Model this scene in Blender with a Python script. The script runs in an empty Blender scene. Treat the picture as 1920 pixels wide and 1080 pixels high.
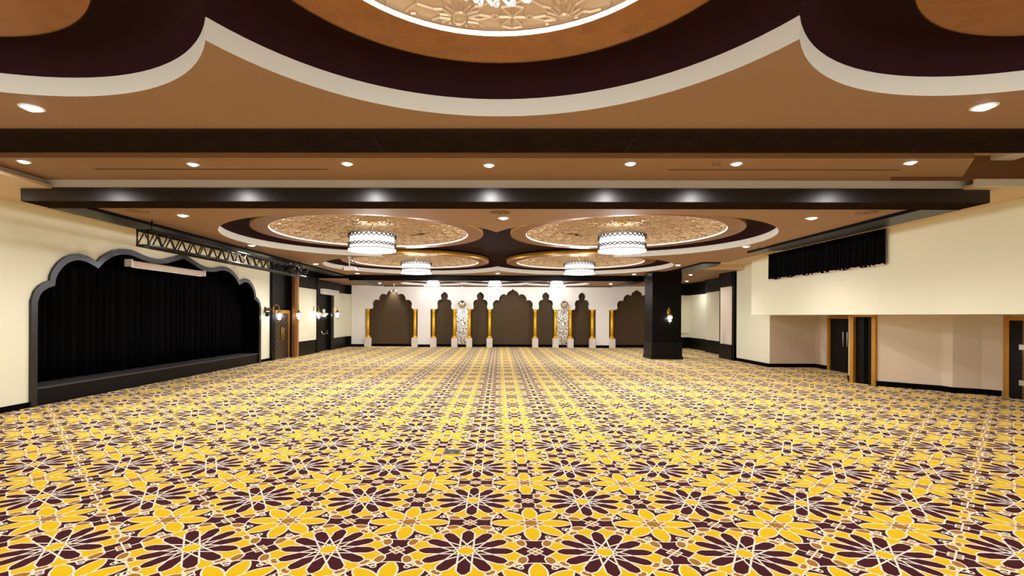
import bpy, bmesh, math, random
from mathutils import Matrix, Vector
random.seed(7)
PI = math.pi
SC = bpy.context.scene
COL = SC.collection

# ------------------------------------------------------------------ camera, world, exposure
F, PX, PY, RO, YA, HE = 950.0, 924.6, 592.0, 0.0045, 0.012, 2.05
FW = Vector((-math.sin(YA), math.cos(YA), 0)); RT = Vector((math.cos(YA), math.sin(YA), 0)); UP = Vector((0, 0, 1))
cam_d = bpy.data.cameras.new('camera'); cam = bpy.data.objects.new('camera', cam_d); COL.objects.link(cam)
cam_d.sensor_width = 36.0; cam_d.lens = F / 1920 * 36.0
cam_d.shift_x = (960 - PX) / 1920; cam_d.shift_y = (PY - 540) / 1920
cr = (RT + RO * UP).normalized(); cu = (UP - RO * RT).normalized(); cb = -FW
cam.matrix_world = Matrix(((cr.x, cu.x, cb.x, 0), (cr.y, cu.y, cb.y, 0), (cr.z, cu.z, cb.z, HE), (0, 0, 0, 1)))
cam_d.clip_start = 0.05; cam_d.clip_end = 200
SC.camera = cam
wd = bpy.data.worlds.new('world'); SC.world = wd; wd.use_nodes = True
wd.node_tree.nodes['Background'].inputs[0].default_value = (1.0, 0.98, 0.96, 1)
wd.node_tree.nodes['Background'].inputs[1].default_value = 1.9
vs = SC.view_settings
vs.view_transform = 'Standard'; vs.look = 'None'; vs.gamma = 1; vs.use_curve_mapping = False; vs.exposure = 0.0
SC.cycles.use_denoising = True
SC.cycles.max_bounces = 7; SC.cycles.diffuse_bounces = 5; SC.cycles.glossy_bounces = 3
SC.cycles.sample_clamp_indirect = 6.0
LAMP = 2.2            # overall lamp level
WARM = (1.0, 0.97, 0.93)
COOL = (0.93, 0.95, 1.0)

# plan measurement: where a sight line from the camera point meets a plane of the hall
def ray(px, py):
    ox = (px - PX) / F; ou = -(py - PY) / F
    tx = ox - RO * ou; tu = ou + RO * ox
    return (FW.x + tx * RT.x, FW.y + tx * RT.y, tu)
def onz(px, py, z):
    r = ray(px, py); t = (z - HE) / r[2]; return (r[0] * t, r[1] * t)
def onx(px, py, x):
    r = ray(px, py); t = x / r[0]; return (r[1] * t, HE + r[2] * t)
def ony(px, py, y):
    r = ray(px, py); t = y / r[1]; return (r[0] * t, HE + r[2] * t)

# ------------------------------------------------------------------ materials
def new_mat(name):
    m = bpy.data.materials.new(name); m.use_nodes = True
    return m, m.node_tree, m.node_tree.nodes['Principled BSDF']
def srgb(r, g, b):
    def f(c):
        c /= 255.0
        return c / 12.92 if c <= 0.04045 else ((c + 0.055) / 1.055) ** 2.4
    return (f(r), f(g), f(b), 1)
def mat(name, col, rough=0.6, metal=0.0, noise=0.0, scale=6.0, spec=0.5, bump=0.0, bscale=40.0):
    m, t, b = new_mat(name)
    b.inputs['Roughness'].default_value = rough; b.inputs['Metallic'].default_value = metal
    b.inputs['Specular IOR Level'].default_value = spec
    b.inputs['Base Color'].default_value = col
    tc = t.nodes.new('ShaderNodeTexCoord')
    n = t.nodes.new('ShaderNodeTexNoise'); n.inputs['Scale'].default_value = scale; n.inputs['Detail'].default_value = 4
    t.links.new(tc.outputs['Object'], n.inputs['Vector'])
    if noise > 0:
        mx = t.nodes.new('ShaderNodeMix'); mx.data_type = 'RGBA'
        mx.inputs['A'].default_value = tuple(c * (1 - noise) for c in col[:3]) + (1,)
        mx.inputs['B'].default_value = tuple(min(1, c * (1 + noise)) for c in col[:3]) + (1,)
        t.links.new(n.outputs['Fac'], mx.inputs['Factor']); t.links.new(mx.outputs['Result'], b.inputs['Base Color'])
    if bump > 0:
        n2 = t.nodes.new('ShaderNodeTexNoise'); n2.inputs['Scale'].default_value = bscale
        t.links.new(tc.outputs['Object'], n2.inputs['Vector'])
        bp = t.nodes.new('ShaderNodeBump'); bp.inputs['Strength'].default_value = bump; bp.inputs['Distance'].default_value = 0.01
        t.links.new(n2.outputs['Fac'], bp.inputs['Height']); t.links.new(bp.outputs['Normal'], b.inputs['Normal'])
    return m
def emit(name, col, st):
    m, t, b = new_mat(name)
    b.inputs['Base Color'].default_value = (0.8, 0.8, 0.8, 1)
    b.inputs['Emission Color'].default_value = tuple(col[:3]) + (1,); b.inputs['Emission Strength'].default_value = st
    return m

class NT:
    """small shorthand for node maths"""
    def __init__(s, tree): s.t = tree
    def put(s, sock, v):
        if isinstance(v, (int, float)): sock.default_value = v
        else: s.t.links.new(v, sock)
    def m(s, op, a, b=None, c=None):
        n = s.t.nodes.new('ShaderNodeMath'); n.operation = op
        s.put(n.inputs[0], a)
        if b is not None: s.put(n.inputs[1], b)
        if c is not None: s.put(n.inputs[2], c)
        return n.outputs[0]
    def add(s, a, b): return s.m('ADD', a, b)
    def sub(s, a, b): return s.m('SUBTRACT', a, b)
    def mul(s, a, b): return s.m('MULTIPLY', a, b)
    def div(s, a, b): return s.m('DIVIDE', a, b)
    def lt(s, a, b): return s.m('LESS_THAN', a, b)
    def gt(s, a, b): return s.m('GREATER_THAN', a, b)
    def mn(s, a, b): return s.m('MINIMUM', a, b)
    def mx(s, a, b): return s.m('MAXIMUM', a, b)
    def ab(s, a): return s.m('ABSOLUTE', a)
    def sqrt(s, a): return s.m('SQRT', a)
    def line(s, d, w): return s.lt(s.ab(d), w)
    def AND(s, *a):
        r = a[0]
        for x in a[1:]: r = s.mul(r, x)
        return r
    def OR(s, *a):
        r = a[0]
        for x in a[1:]: r = s.mx(r, x)
        return r
    def mix(s, f, A, B):
        n = s.t.nodes.new('ShaderNodeMix'); n.data_type = 'RGBA'
        s.t.links.new(f, n.inputs['Factor'])
        for k, v in (('A', A), ('B', B)):
            if isinstance(v, tuple): n.inputs[k].default_value = v
            else: s.t.links.new(v, n.inputs[k])
        return n.outputs['Result']

def carpet_mat():
    m, t, b = new_mat('patterned_carpet'); N = NT(t)
    b.inputs['Roughness'].default_value = 0.95; b.inputs['Specular IOR Level'].default_value = 0.1
    g = t.nodes.new('ShaderNodeNewGeometry'); sp = t.nodes.new('ShaderNodeSeparateXYZ')
    t.links.new(g.outputs['Position'], sp.inputs[0])
    S = 1.2064
    def fold(sock, o):
        q = N.div(N.sub(sock, o), S); return N.ab(N.sub(q, N.m('ROUND', q)))
    p = fold(sp.outputs['X'], -0.28); q = fold(sp.outputs['Y'], 4.415)
    u = N.mx(p, q); v = N.mn(p, q)
    lw = 0.0066
    r = N.sqrt(N.add(N.mul(u, u), N.mul(v, v))); th = N.m('ARCTAN2', v, u)
    A12 = PI / 6
    t12 = N.ab(N.sub(th, N.mul(N.m('ROUND', N.div(th, A12)), A12)))
    x = N.mul(r, N.m('COSINE', t12)); y = N.mul(r, N.m('SINE', t12))
    w = 0.051
    hw = N.mul(w, N.m('POWER', N.mn(1.0, N.mx(0.0, N.div(N.sub(0.345, x), 0.055))), 0.5))
    y2 = N.sub(N.mul(x, math.sin(A12)), N.mul(y, math.cos(A12)))
    y3 = N.sub(N.mul(x, math.sin(2 * A12)), N.mul(y, math.cos(2 * A12)))
    L = N.AND(N.line(N.sub(y, hw), lw), N.gt(x, 0.165), N.lt(x, 0.352))
    L = N.OR(L, N.AND(N.line(N.sub(y2, w), lw), N.lt(r, 0.195)))
    L = N.OR(L, N.AND(N.line(N.sub(y3, w), lw), N.lt(r, 0.105)))
    y2b = N.add(N.mul(x, math.sin(A12)), N.mul(y, math.cos(A12)))
    L = N.OR(L, N.AND(N.line(N.sub(y2b, w), lw * 0.9), N.gt(r, 0.07), N.lt(r, 0.125)))
    mar12 = N.AND(N.lt(y, hw), N.gt(y3, w), N.lt(x, 0.345))
    a = N.sub(0.5, u); bb = N.sub(0.5, v)
    rho = N.sqrt(N.add(N.mul(a, a), N.mul(bb, bb))); psi = N.m('ARCTAN2', a, bb)
    A8 = PI / 4
    t8 = N.ab(N.sub(psi, N.mul(N.m('ROUND', N.div(psi, A8)), A8)))
    x8 = N.mul(rho, N.m('COSINE', t8)); y8 = N.mul(rho, N.m('SINE', t8))
    w8 = 0.05
    e = N.div(N.mx(0.0, N.sub(x8, 0.178)), 0.152)
    hw8 = N.mul(N.add(w8, N.mul(0.013, N.m('SINE', N.mn(PI, N.mx(0.0, N.mul(N.sub(x8, 0.1), 14.0)))))), N.sqrt(N.mx(0.0, N.sub(1.0, N.mul(e, e)))))
    y28 = N.sub(N.mul(x8, math.sin(A8)), N.mul(y8, math.cos(A8)))
    R8 = 0.328
    in8 = N.lt(rho, R8)
    pet8 = N.AND(N.lt(y8, hw8), N.lt(x8, R8), N.gt(y28, w8))
    tan8 = N.AND(N.lt(rho, 0.132), N.lt(y28, w8))
    L = N.OR(L, N.AND(N.line(N.sub(y8, hw8), lw), N.gt(x8, 0.116), in8))
    L = N.OR(L, N.AND(N.line(N.sub(y28, w8), lw * 0.9), N.lt(rho, 0.145)))
    y28b = N.add(N.mul(x8, math.sin(A8)), N.mul(y8, math.cos(A8)))
    L = N.OR(L, N.AND(N.line(N.sub(y28b, w8), lw * 0.8), N.lt(rho, 0.09)))
    L = N.OR(L, N.line(N.sub(rho, R8), lw * 0.85))
    out8 = N.gt(rho, R8)
    D1 = N.lt(N.add(N.ab(N.sub(u, 0.4225)), v), 0.0775)
    D2 = N.AND(N.lt(a, v), N.lt(a, 0.078), out8)
    dm = N.add(a, v)
    dia = N.lt(dm, 0.056)
    L = N.OR(L, N.line(N.sub(dm, 0.056), 0.0075))
    L = N.OR(L, N.AND(N.line(N.sub(a, v), 0.0085), N.lt(a, 0.0825)))
    L = N.OR(L, N.AND(N.line(N.sub(N.sub(u, 0.345), v), 0.0085), N.lt(v, 0.0825)))
    def ell(cx, cy, rx, ry, rot=0.0):
        dx = N.sub(u, cx); dy = N.sub(v, cy); c, s_ = math.cos(rot), math.sin(rot)
        ex = N.div(N.add(N.mul(dx, c), N.mul(dy, s_)), rx); ey = N.div(N.sub(N.mul(dy, c), N.mul(dx, s_)), ry)
        return N.sqrt(N.add(N.mul(ex, ex), N.mul(ey, ey)))
    e1 = ell(0.402, 0.135, 0.036, 0.062, 0.25); e2 = ell(0.312, 0.182, 0.026, 0.045, 0.75)
    r1 = ell(0.366, 0.204, 0.032, 0.032); r2 = ell(0.385, 0.238, 0.019, 0.019)
    tanE = N.OR(N.lt(e1, 1), N.lt(e2, 1))
    L = N.OR(L, N.line(N.sub(e1, 1), 0.14), N.line(N.sub(e2, 1), 0.17), N.line(N.sub(r1, 1), 0.18), N.line(N.sub(r2, 1), 0.28))
    YEL, MAR, TAN, CRE = srgb(238, 198, 27), srgb(74, 28, 34), srgb(172, 122, 50), srgb(247, 238, 222)
    c = N.mix(N.OR(mar12, D1, D2, in8), YEL, MAR)
    c = N.mix(N.OR(pet8, N.AND(N.lt(N.add(r, 0), 0.06))), c, YEL)
    c = N.mix(N.OR(tan8, dia, tanE), c, TAN)
    c = N.mix(L, c, CRE)
    n = t.nodes.new('ShaderNodeTexNoise'); n.inputs['Scale'].default_value = 90; n.inputs['Detail'].default_value = 3
    t.links.new(g.outputs['Position'], n.inputs['Vector'])
    hs = t.nodes.new('ShaderNodeHueSaturation'); t.links.new(c, hs.inputs['Color'])
    N.put(hs.inputs['Value'], N.add(0.88, N.mul(n.outputs['Fac'], 0.24)))
    t.links.new(hs.outputs['Color'], b.inputs['Base Color'])
    bp = t.nodes.new('ShaderNodeBump'); bp.inputs['Strength'].default_value = 0.25; bp.inputs['Distance'].default_value = 0.004
    t.links.new(n.outputs['Fac'], bp.inputs['Height']); t.links.new(bp.outputs['Normal'], b.inputs['Normal'])
    return m

def gold_leaf():
    m, t, b = new_mat('gold_leaf')
    b.inputs['Roughness'].default_value = 0.38; b.inputs['Metallic'].default_value = 0.6
    tc = t.nodes.new('ShaderNodeTexCoord')
    n0 = t.nodes.new('ShaderNodeTexNoise'); n0.inputs['Scale'].default_value = 5.0; n0.inputs['Detail'].default_value = 5
    t.links.new(tc.outputs['Object'], n0.inputs['Vector'])
    br = t.nodes.new('ShaderNodeTexBrick'); br.inputs['Scale'].default_value = 2.6
    br.inputs['Color1'].default_value = srgb(156, 100, 44); br.inputs['Color2'].default_value = srgb(122, 74, 26)
    br.inputs['Mortar'].default_value = srgb(150, 96, 42); br.inputs['Mortar Size'].default_value = 0.05; br.inputs['Brick Width'].default_value = 0.42; br.inputs['Row Height'].default_value = 0.4; br.inputs['Mortar Smooth'].default_value = 1.0
    vm = t.nodes.new('ShaderNodeVectorMath'); vm.operation = 'MULTIPLY_ADD'; vm.inputs[1].default_value = (0.16, 0.16, 0.0)
    t.links.new(n0.outputs['Color'], vm.inputs[0]); t.links.new(tc.outputs['Object'], vm.inputs[2]); t.links.new(vm.outputs[0], br.inputs['Vector'])
    n = t.nodes.new('ShaderNodeTexNoise'); n.inputs['Scale'].default_value = 9; n.inputs['Detail'].default_value = 6
    t.links.new(tc.outputs['Object'], n.inputs['Vector'])
    mx = t.nodes.new('ShaderNodeMix'); mx.data_type = 'RGBA'; mx.inputs['B'].default_value = srgb(150, 94, 38)
    t.links.new(n.outputs['Fac'], mx.inputs['Factor']); t.links.new(br.outputs['Color'], mx.inputs['A'])
    t.links.new(mx.outputs['Result'], b.inputs['Base Color'])
    return m

def relief_wall():
    """cream facade plaster: a raised lattice of interlacing lines on the part above the columns"""
    m, t, b = new_mat('cream_relief'); N = NT(t)
    b.inputs['Base Color'].default_value = srgb(238, 235, 229); b.inputs['Roughness'].default_value = 0.6
    g = t.nodes.new('ShaderNodeNewGeometry'); sp = t.nodes.new('ShaderNodeSeparateXYZ'); t.links.new(g.outputs['Position'], sp.inputs[0])
    X, Z = sp.outputs['X'], sp.outputs['Z']
    L = None
    for k in range(4):
        an = k * PI / 4 + PI / 8
        d = N.add(N.mul(X, math.cos(an)), N.mul(Z, math.sin(an)))
        d = N.div(d, 0.2); d = N.ab(N.sub(d, N.m('ROUND', d)))
        l = N.m('SMOOTH_MIN', N.mx(0.0, N.sub(1.0, N.div(d, 0.13))), 1.0, 0.2)
        L = l if L is None else N.mx(L, l)
    L = N.mul(L, N.gt(Z, 2.58))
    bp = t.nodes.new('ShaderNodeBump'); bp.inputs['Strength'].default_value = 0.4; bp.inputs['Distance'].default_value = 0.02
    t.links.new(L, bp.inputs['Height']); t.links.new(bp.outputs['Normal'], b.inputs['Normal'])
    return m

def mosaic_mat():
    m, t, b = new_mat('mirror_mosaic')
    b.inputs['Metallic'].default_value = 0.85; b.inputs['Roughness'].default_value = 0.18
    tc = t.nodes.new('ShaderNodeTexCoord')
    v = t.nodes.new('ShaderNodeTexVoronoi'); v.inputs['Scale'].default_value = 32; v.inputs['Randomness'].default_value = 0.9
    t.links.new(tc.outputs['Object'], v.inputs['Vector'])
    r = t.nodes.new('ShaderNodeValToRGB'); r.color_ramp.interpolation = 'CONSTANT'
    els = r.color_ramp.elements; els[0].color = (0.03, 0.028, 0.025, 1); els[1].position = 0.36; els[1].color = (0.9, 0.88, 0.85, 1)
    e = els.new(0.74); e.color = (0.75, 0.66, 0.5, 1)
    sp = t.nodes.new('ShaderNodeSeparateColor'); t.links.new(v.outputs['Color'], sp.inputs[0]); t.links.new(sp.outputs[0], r.inputs[0])
    t.links.new(r.outputs[0], b.inputs['Base Color'])
    nm = t.nodes.new('ShaderNodeBump'); nm.inputs['Strength'].default_value = 0.8; nm.inputs['Distance'].default_value = 0.03
    t.links.new(sp.outputs[1], nm.inputs['Height']); t.links.new(nm.outputs['Normal'], b.inputs['Normal'])
    return m

def wood_mat(name, col, rough, spec=0.5):
    m, t, b = new_mat(name)
    b.inputs['Roughness'].default_value = rough; b.inputs['Specular IOR Level'].default_value = spec
    tc = t.nodes.new('ShaderNodeTexCoord'); mp = t.nodes.new('ShaderNodeMapping'); mp.inputs['Scale'].default_value = (2, 2, 18)
    t.links.new(tc.outputs['Object'], mp.inputs['Vector'])
    n = t.nodes.new('ShaderNodeTexNoise'); n.inputs['Scale'].default_value = 3; n.inputs['Detail'].default_value = 6
    t.links.new(mp.outputs['Vector'], n.inputs['Vector'])
    mx = t.nodes.new('ShaderNodeMix'); mx.data_type = 'RGBA'
    mx.inputs['A'].default_value = tuple(c * 0.6 for c in col[:3]) + (1,); mx.inputs['B'].default_value = tuple(c * 1.5 for c in col[:3]) + (1,)
    t.links.new(n.outputs['Fac'], mx.inputs['Factor']); t.links.new(mx.outputs['Result'], b.inputs['Base Color'])
    return m

def door_pattern_mat():
    m, t, b = new_mat('carved_door'); N = NT(t)
    b.inputs['Roughness'].default_value = 0.35
    g = t.nodes.new('ShaderNodeNewGeometry'); sp = t.nodes.new('ShaderNodeSeparateXYZ'); t.links.new(g.outputs['Position'], sp.inputs[0])
    Yy, Z = sp.outputs['Y'], sp.outputs['Z']; L = None
    for k in range(3):
        an = k * PI / 3
        d = N.div(N.add(N.mul(Yy, math.cos(an)), N.mul(Z, math.sin(an))), 0.22); d = N.ab(N.sub(d, N.m('ROUND', d)))
        l = N.lt(d, 0.07); L = l if L is None else N.mx(L, l)
    c = N.mix(L, srgb(26, 18, 15), srgb(92, 74, 52)); t.links.new(c, b.inputs['Base Color'])
    bp = t.nodes.new('ShaderNodeBump'); bp.inputs['Strength'].default_value = 0.5; bp.inputs['Distance'].default_value = 0.01
    t.links.new(L, bp.inputs['Height']); t.links.new(bp.outputs['Normal'], b.inputs['Normal'])
    return m

M = dict(
    carpet=carpet_mat(), gold=gold_leaf(), relief=relief_wall(), mosaic=mosaic_mat(), carved=door_pattern_mat(),
    wall=mat('cream_wall', srgb(233, 231, 208), 0.7, spec=0.1, noise=0.03, scale=1.5, bump=0.05, bscale=120),
    taupe=mat('beige_wall', srgb(216, 198, 176), 0.75, noise=0.03, scale=1.5),
    panel=mat('pale_fabric_panel', srgb(230, 216, 198), 0.8, noise=0.02, scale=20),
    ceil=mat('brown_ceiling_paint', srgb(156, 122, 92), 0.65, spec=0.2, noise=0.03, scale=2),
    slab=mat('tan_ceiling_paint', srgb(214, 186, 150), 0.7, noise=0.02, scale=2),
    umber=mat('umber_paint', srgb(120, 80, 40), 0.7, noise=0.03),  # dark brown of the upright face in the right-hand void
    rim=mat('cream_plaster', srgb(214, 210, 198), 0.7, noise=0.02, scale=3),
    purple=mat('aubergine_paint', srgb(40, 20, 21), 0.7, spec=0.03, noise=0.06, scale=2),
    gloss=wood_mat('glossy_wenge_wood', srgb(10, 7, 6), 0.33, 0.8),
    satin=wood_mat('satin_wenge_wood', srgb(40, 30, 26), 0.6, 0.0),
    wood=wood_mat('dark_wenge_wood', srgb(13, 10, 8), 0.28, 0.06), black=wood_mat('black_brown_panel', srgb(11, 8, 7), 0.4, 0.15),
    edge=mat('black_edge', srgb(6, 5, 5), 0.6, spec=0.03),
    goldr=mat('lit_gold_leaf_edge', srgb(206, 150, 56), 0.35, metal=0.7, noise=0.2, scale=5),  # same gold leaf, painted brighter for the light its edge catches
    dome=mat('champagne_plaster', srgb(202, 176, 145), 0.45, metal=0.3, noise=0.03, scale=4),
    brown=mat('olive_brown_paint', srgb(78, 62, 42), 0.7, spec=0.2, noise=0.05, scale=1.2),
    velvet=mat('black_velvet', srgb(4, 4, 5), 0.75, noise=0.25, scale=9, spec=0.04),
    archm=mat('grey_mosaic_trim', srgb(32, 28, 26), 0.25, noise=0.5, scale=26, bump=0.3, bscale=60),
    stage=mat('grey_stage_edge', srgb(60, 58, 58), 0.6),
    goldc=mat('bright_gold_column', srgb(240, 180, 28), 0.35, metal=0.45, noise=0.08, scale=12),
    brass=mat('brass', srgb(196, 148, 62), 0.3, metal=0.9, noise=0.1, scale=30),
    goldw=mat('gold_door_frame', srgb(186, 132, 46), 0.4, metal=0.35, noise=0.22, scale=14),
    bronze=mat('bronze_pilaster', srgb(128, 84, 44), 0.4, metal=0.4, noise=0.3, scale=16),
    stone=mat('white_stone', srgb(222, 212, 200), 0.5, noise=0.04, scale=20),
    white=mat('white_plastic', srgb(232, 228, 226), 0.4), chrome=mat('chrome', (0.85, 0.85, 0.86, 1), 0.12, metal=1.0),
    steel=mat('brushed_steel', (0.6, 0.6, 0.6, 1), 0.3, metal=1.0, noise=0.1, scale=50),
    blackm=mat('black_metal', srgb(16, 16, 17), 0.4, metal=0.3), grill=mat('vent_grey', srgb(150, 118, 84), 0.6),
    grilld=mat('vent_shadow', srgb(40, 30, 22), 0.8), lens=mat('lens_glass', srgb(30, 32, 40), 0.08, spec=0.8),
    red=mat('red_plastic', srgb(150, 26, 22), 0.4), screenc=mat('screen_case', srgb(206, 186, 168), 0.5),
    fringe=mat('pale_fringe', srgb(214, 190, 180), 0.8), marble=mat('crystal_lattice', srgb(46, 42, 44), 0.3, metal=0.3),
    spot=emit('downlight_glow', (1.0, 0.95, 0.86), 14.0), cove=emit('cove_strip_glow', (1.0, 0.9, 0.7), 0.85),
    glow2=emit('faint_crystal_glow', (1.0, 0.96, 0.9), 0.7),
    glow=emit('crystal_glow', (1.0, 0.97, 0.96), 1.05), lamp=emit('sconce_glow', (0.86, 0.84, 1.0), 2.0),
    exit=emit('exit_sign_glow', (0.05, 0.7, 0.35), 0.8), led=emit('green_led_glow', (0.02, 0.6, 0.25), 0.8),
    cove2=emit('soft_cove_glow', (1.0, 0.8, 0.62), 1.1),
)
def crystal():
    m, t, b = new_mat('cut_crystal')
    b.inputs['Base Color'].default_value = (1, 1, 1, 1); b.inputs['Roughness'].default_value = 0.03
    b.inputs['Transmission Weight'].default_value = 1.0; b.inputs['IOR'].default_value = 1.5
    b.inputs['Emission Color'].default_value = (1, 0.97, 0.93, 1); b.inputs['Emission Strength'].default_value = 0.06
    return m
M['crystal'] = crystal()

# ------------------------------------------------------------------ mesh helpers
class MB:
    def __init__(s): s.v = []; s.f = []; s.mi = []; s.sm = []
    def quadmesh(s, verts, faces, mi=0, smooth=False):
        o = len(s.v); s.v += [tuple(p) for p in verts]
        for f in faces: s.f.append([i + o for i in f]); s.mi.append(mi); s.sm.append(smooth)
        return s
    def box(s, x0, x1, y0, y1, z0, z1, mi=0):
        x0, x1 = sorted((x0, x1)); y0, y1 = sorted((y0, y1)); z0, z1 = sorted((z0, z1))
        v = [(x, y, z) for z in (z0, z1) for y in (y0, y1) for x in (x0, x1)]
        return s.quadmesh(v, [(0, 2, 3, 1), (4, 5, 7, 6), (0, 1, 5, 4), (1, 3, 7, 5), (3, 2, 6, 7), (2, 0, 4, 6)], mi)
    def quad(s, a, b, c, d, mi=0): return s.quadmesh([a, b, c, d], [(0, 1, 2, 3)], mi)
    def lathe(s, prof, c=(0, 0, 0), n=24, mi=0, smooth=True, axis='z', caps=True):
        vs_ = []
        for (r, h) in prof:
            for k in range(n):
                a = 2 * PI * k / n; p = (r * math.cos(a), r * math.sin(a), h)
                if axis == 'x': p = (p[2], p[0], p[1])
                if axis == 'y': p = (p[0], p[2], p[1])
                vs_.append((p[0] + c[0], p[1] + c[1], p[2] + c[2]))
        fs = []
        for i in range(len(prof) - 1):
            for k in range(n): fs.append((i * n + k, i * n + (k + 1) % n, (i + 1) * n + (k + 1) % n, (i + 1) * n + k))
        if caps and prof[0][0] > 1e-4: fs.append(tuple(range(n))[::-1])
        if caps and prof[-1][0] > 1e-4: fs.append(tuple((len(prof) - 1) * n + k for k in range(n)))
        return s.quadmesh(vs_, fs, mi, smooth)
    def tube(s, pts, r, n=6, mi=0, smooth=True):
        pts = [Vector(p) for p in pts]; vs_ = []
        for i, p in enumerate(pts):
            d = (pts[min(i + 1, len(pts) - 1)] - pts[max(i - 1, 0)]).normalized()
            a = Vector((0, 0, 1)) if abs(d.z) < 0.9 else Vector((1, 0, 0))
            e1 = d.cross(a).normalized(); e2 = d.cross(e1)
            for k in range(n):
                an = 2 * PI * (k + 0.5) / n; vs_.append(p + r * (math.cos(an) * e1 + math.sin(an) * e2))
        fs = [(i * n + k, i * n + (k + 1) % n, (i + 1) * n + (k + 1) % n, (i + 1) * n + k) for i in range(len(pts) - 1) for k in range(n)]
        fs += [tuple(range(n))[::-1], tuple((len(pts) - 1) * n + k for k in range(n))]
        return s.quadmesh(vs_, fs, mi, smooth)
    def prism(s, poly, t0, t1, axis='y', mi=0):
        """2-D polygon (may be concave) given as (a, b); extruded along axis from t0 to t1"""
        bm = bmesh.new()
        def P(a, b, t): return {'y': (a, t, b), 'x': (t, a, b), 'z': (a, b, t)}[axis]
        for t in (t0, t1):
            vv = [bm.verts.new(P(a, b, t)) for a, b in poly]
            ee = [bm.edges.new((vv[i], vv[(i + 1) % len(vv)])) for i in range(len(vv))]
            bmesh.ops.triangle_fill(bm, use_beauty=True, use_dissolve=False, edges=ee)
        bm.verts.index_update(); n = len(poly)
        vs_ = [v.co.copy() for v in bm.verts]; fs = [tuple(v.index for v in f.verts) for f in bm.faces]
        fs += [(i, (i + 1) % n, n + (i + 1) % n, n + i) for i in range(n)]
        bm.free(); return s.quadmesh(vs_, fs, mi)
    def obj(s, name, mats, parent=None, loc=None, fix=True):
        me = bpy.data.meshes.new(name); me.from_pydata(s.v, [], s.f)
        if not isinstance(mats, (list, tuple)): mats = [mats]
        for m_ in mats: me.materials.append(m_)
        for p, i, sm in zip(me.polygons, s.mi, s.sm): p.material_index = i; p.use_smooth = sm
        if fix:
            bm = bmesh.new(); bm.from_mesh(me); bmesh.ops.recalc_face_normals(bm, faces=bm.faces); bm.to_mesh(me); bm.free()
        o = bpy.data.objects.new(name, me); COL.objects.link(o)
        if parent: o.parent = parent
        if loc: o.location = loc
        return o
def bevel(o, w=0.01, seg=2):
    m = o.modifiers.new('bevel', 'BEVEL'); m.width = w; m.segments = seg; m.limit_method = 'ANGLE'; return o
def tag(o, label, cat, group=None, kind=None):
    o['label'] = label; o['category'] = cat
    if group: o['group'] = group
    if kind: o['kind'] = kind
    return o
def struct(o, label=None):
    o['kind'] = 'structure'
    if label: o['label'] = label
    return o
def thing(name, label, cat, loc=(0, 0, 0), rz=0.0, group=None):
    o = bpy.data.objects.new(name, None); COL.objects.link(o); o.location = loc; o.rotation_euler = (0, 0, rz); o.empty_display_size = 0.2
    return tag(o, label, cat, group)
def copy_tree(o, parent=None):
    c = o.copy(); COL.objects.link(c)
    if parent: c.parent = parent
    for ch in list(o.children): copy_tree(ch, c)
    return c
def light(name, kind, loc, power, col=WARM, parent=None, **kw):
    l = bpy.data.lights.new(name, kind); l.energy = power * LAMP; l.color = col
    for k, v_ in kw.items(): setattr(l, k, v_)
    o = bpy.data.objects.new(name, l); COL.objects.link(o); o.location = loc
    if parent: o.parent = parent
    return o

# ------------------------------------------------------------------ the setting: levels in metres
ZS, ZR = 4.40, 5.3                         # perimeter ceiling, unseen roof slab put in against light leaks
Z1, Z2, Z3 = 3.97, 4.21, 3.97              # brown ceilings of the three bays
XL, XL2, XR = -10.25, -9.9, 10.25
YB = 32.8

struct(MB().box(-13.5, 14.5, -4, 34.5, -0.1, 0).obj('floor', M['carpet']))

# circle groups of the three ceiling bays: (x, y, rim radius, gold radius, dome radius)
BAY1 = [(-3.74, 2.43, 2.0, 1.36, 0.98), (0.0, 2.63, 2.25, 1.57, 1.18), (3.74, 2.43, 2.0, 1.38, 0.98)]
BAY2 = [(-3.70, 14.7, 3.95, 3.22, 2.78), (3.54, 14.7, 3.95, 3.22, 2.78), (-3.70, 22.5, 3.95, 3.235, 2.79), (3.54, 22.5, 3.95, 3.235, 2.79)]
BAY3 = [(-3.99, 30.5, 1.93, 1.36, 1.0), (-0.26, 30.3, 2.1, 1.5, 1.12), (3.46, 30.5, 1.93, 1.36, 1.0)]

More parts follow.
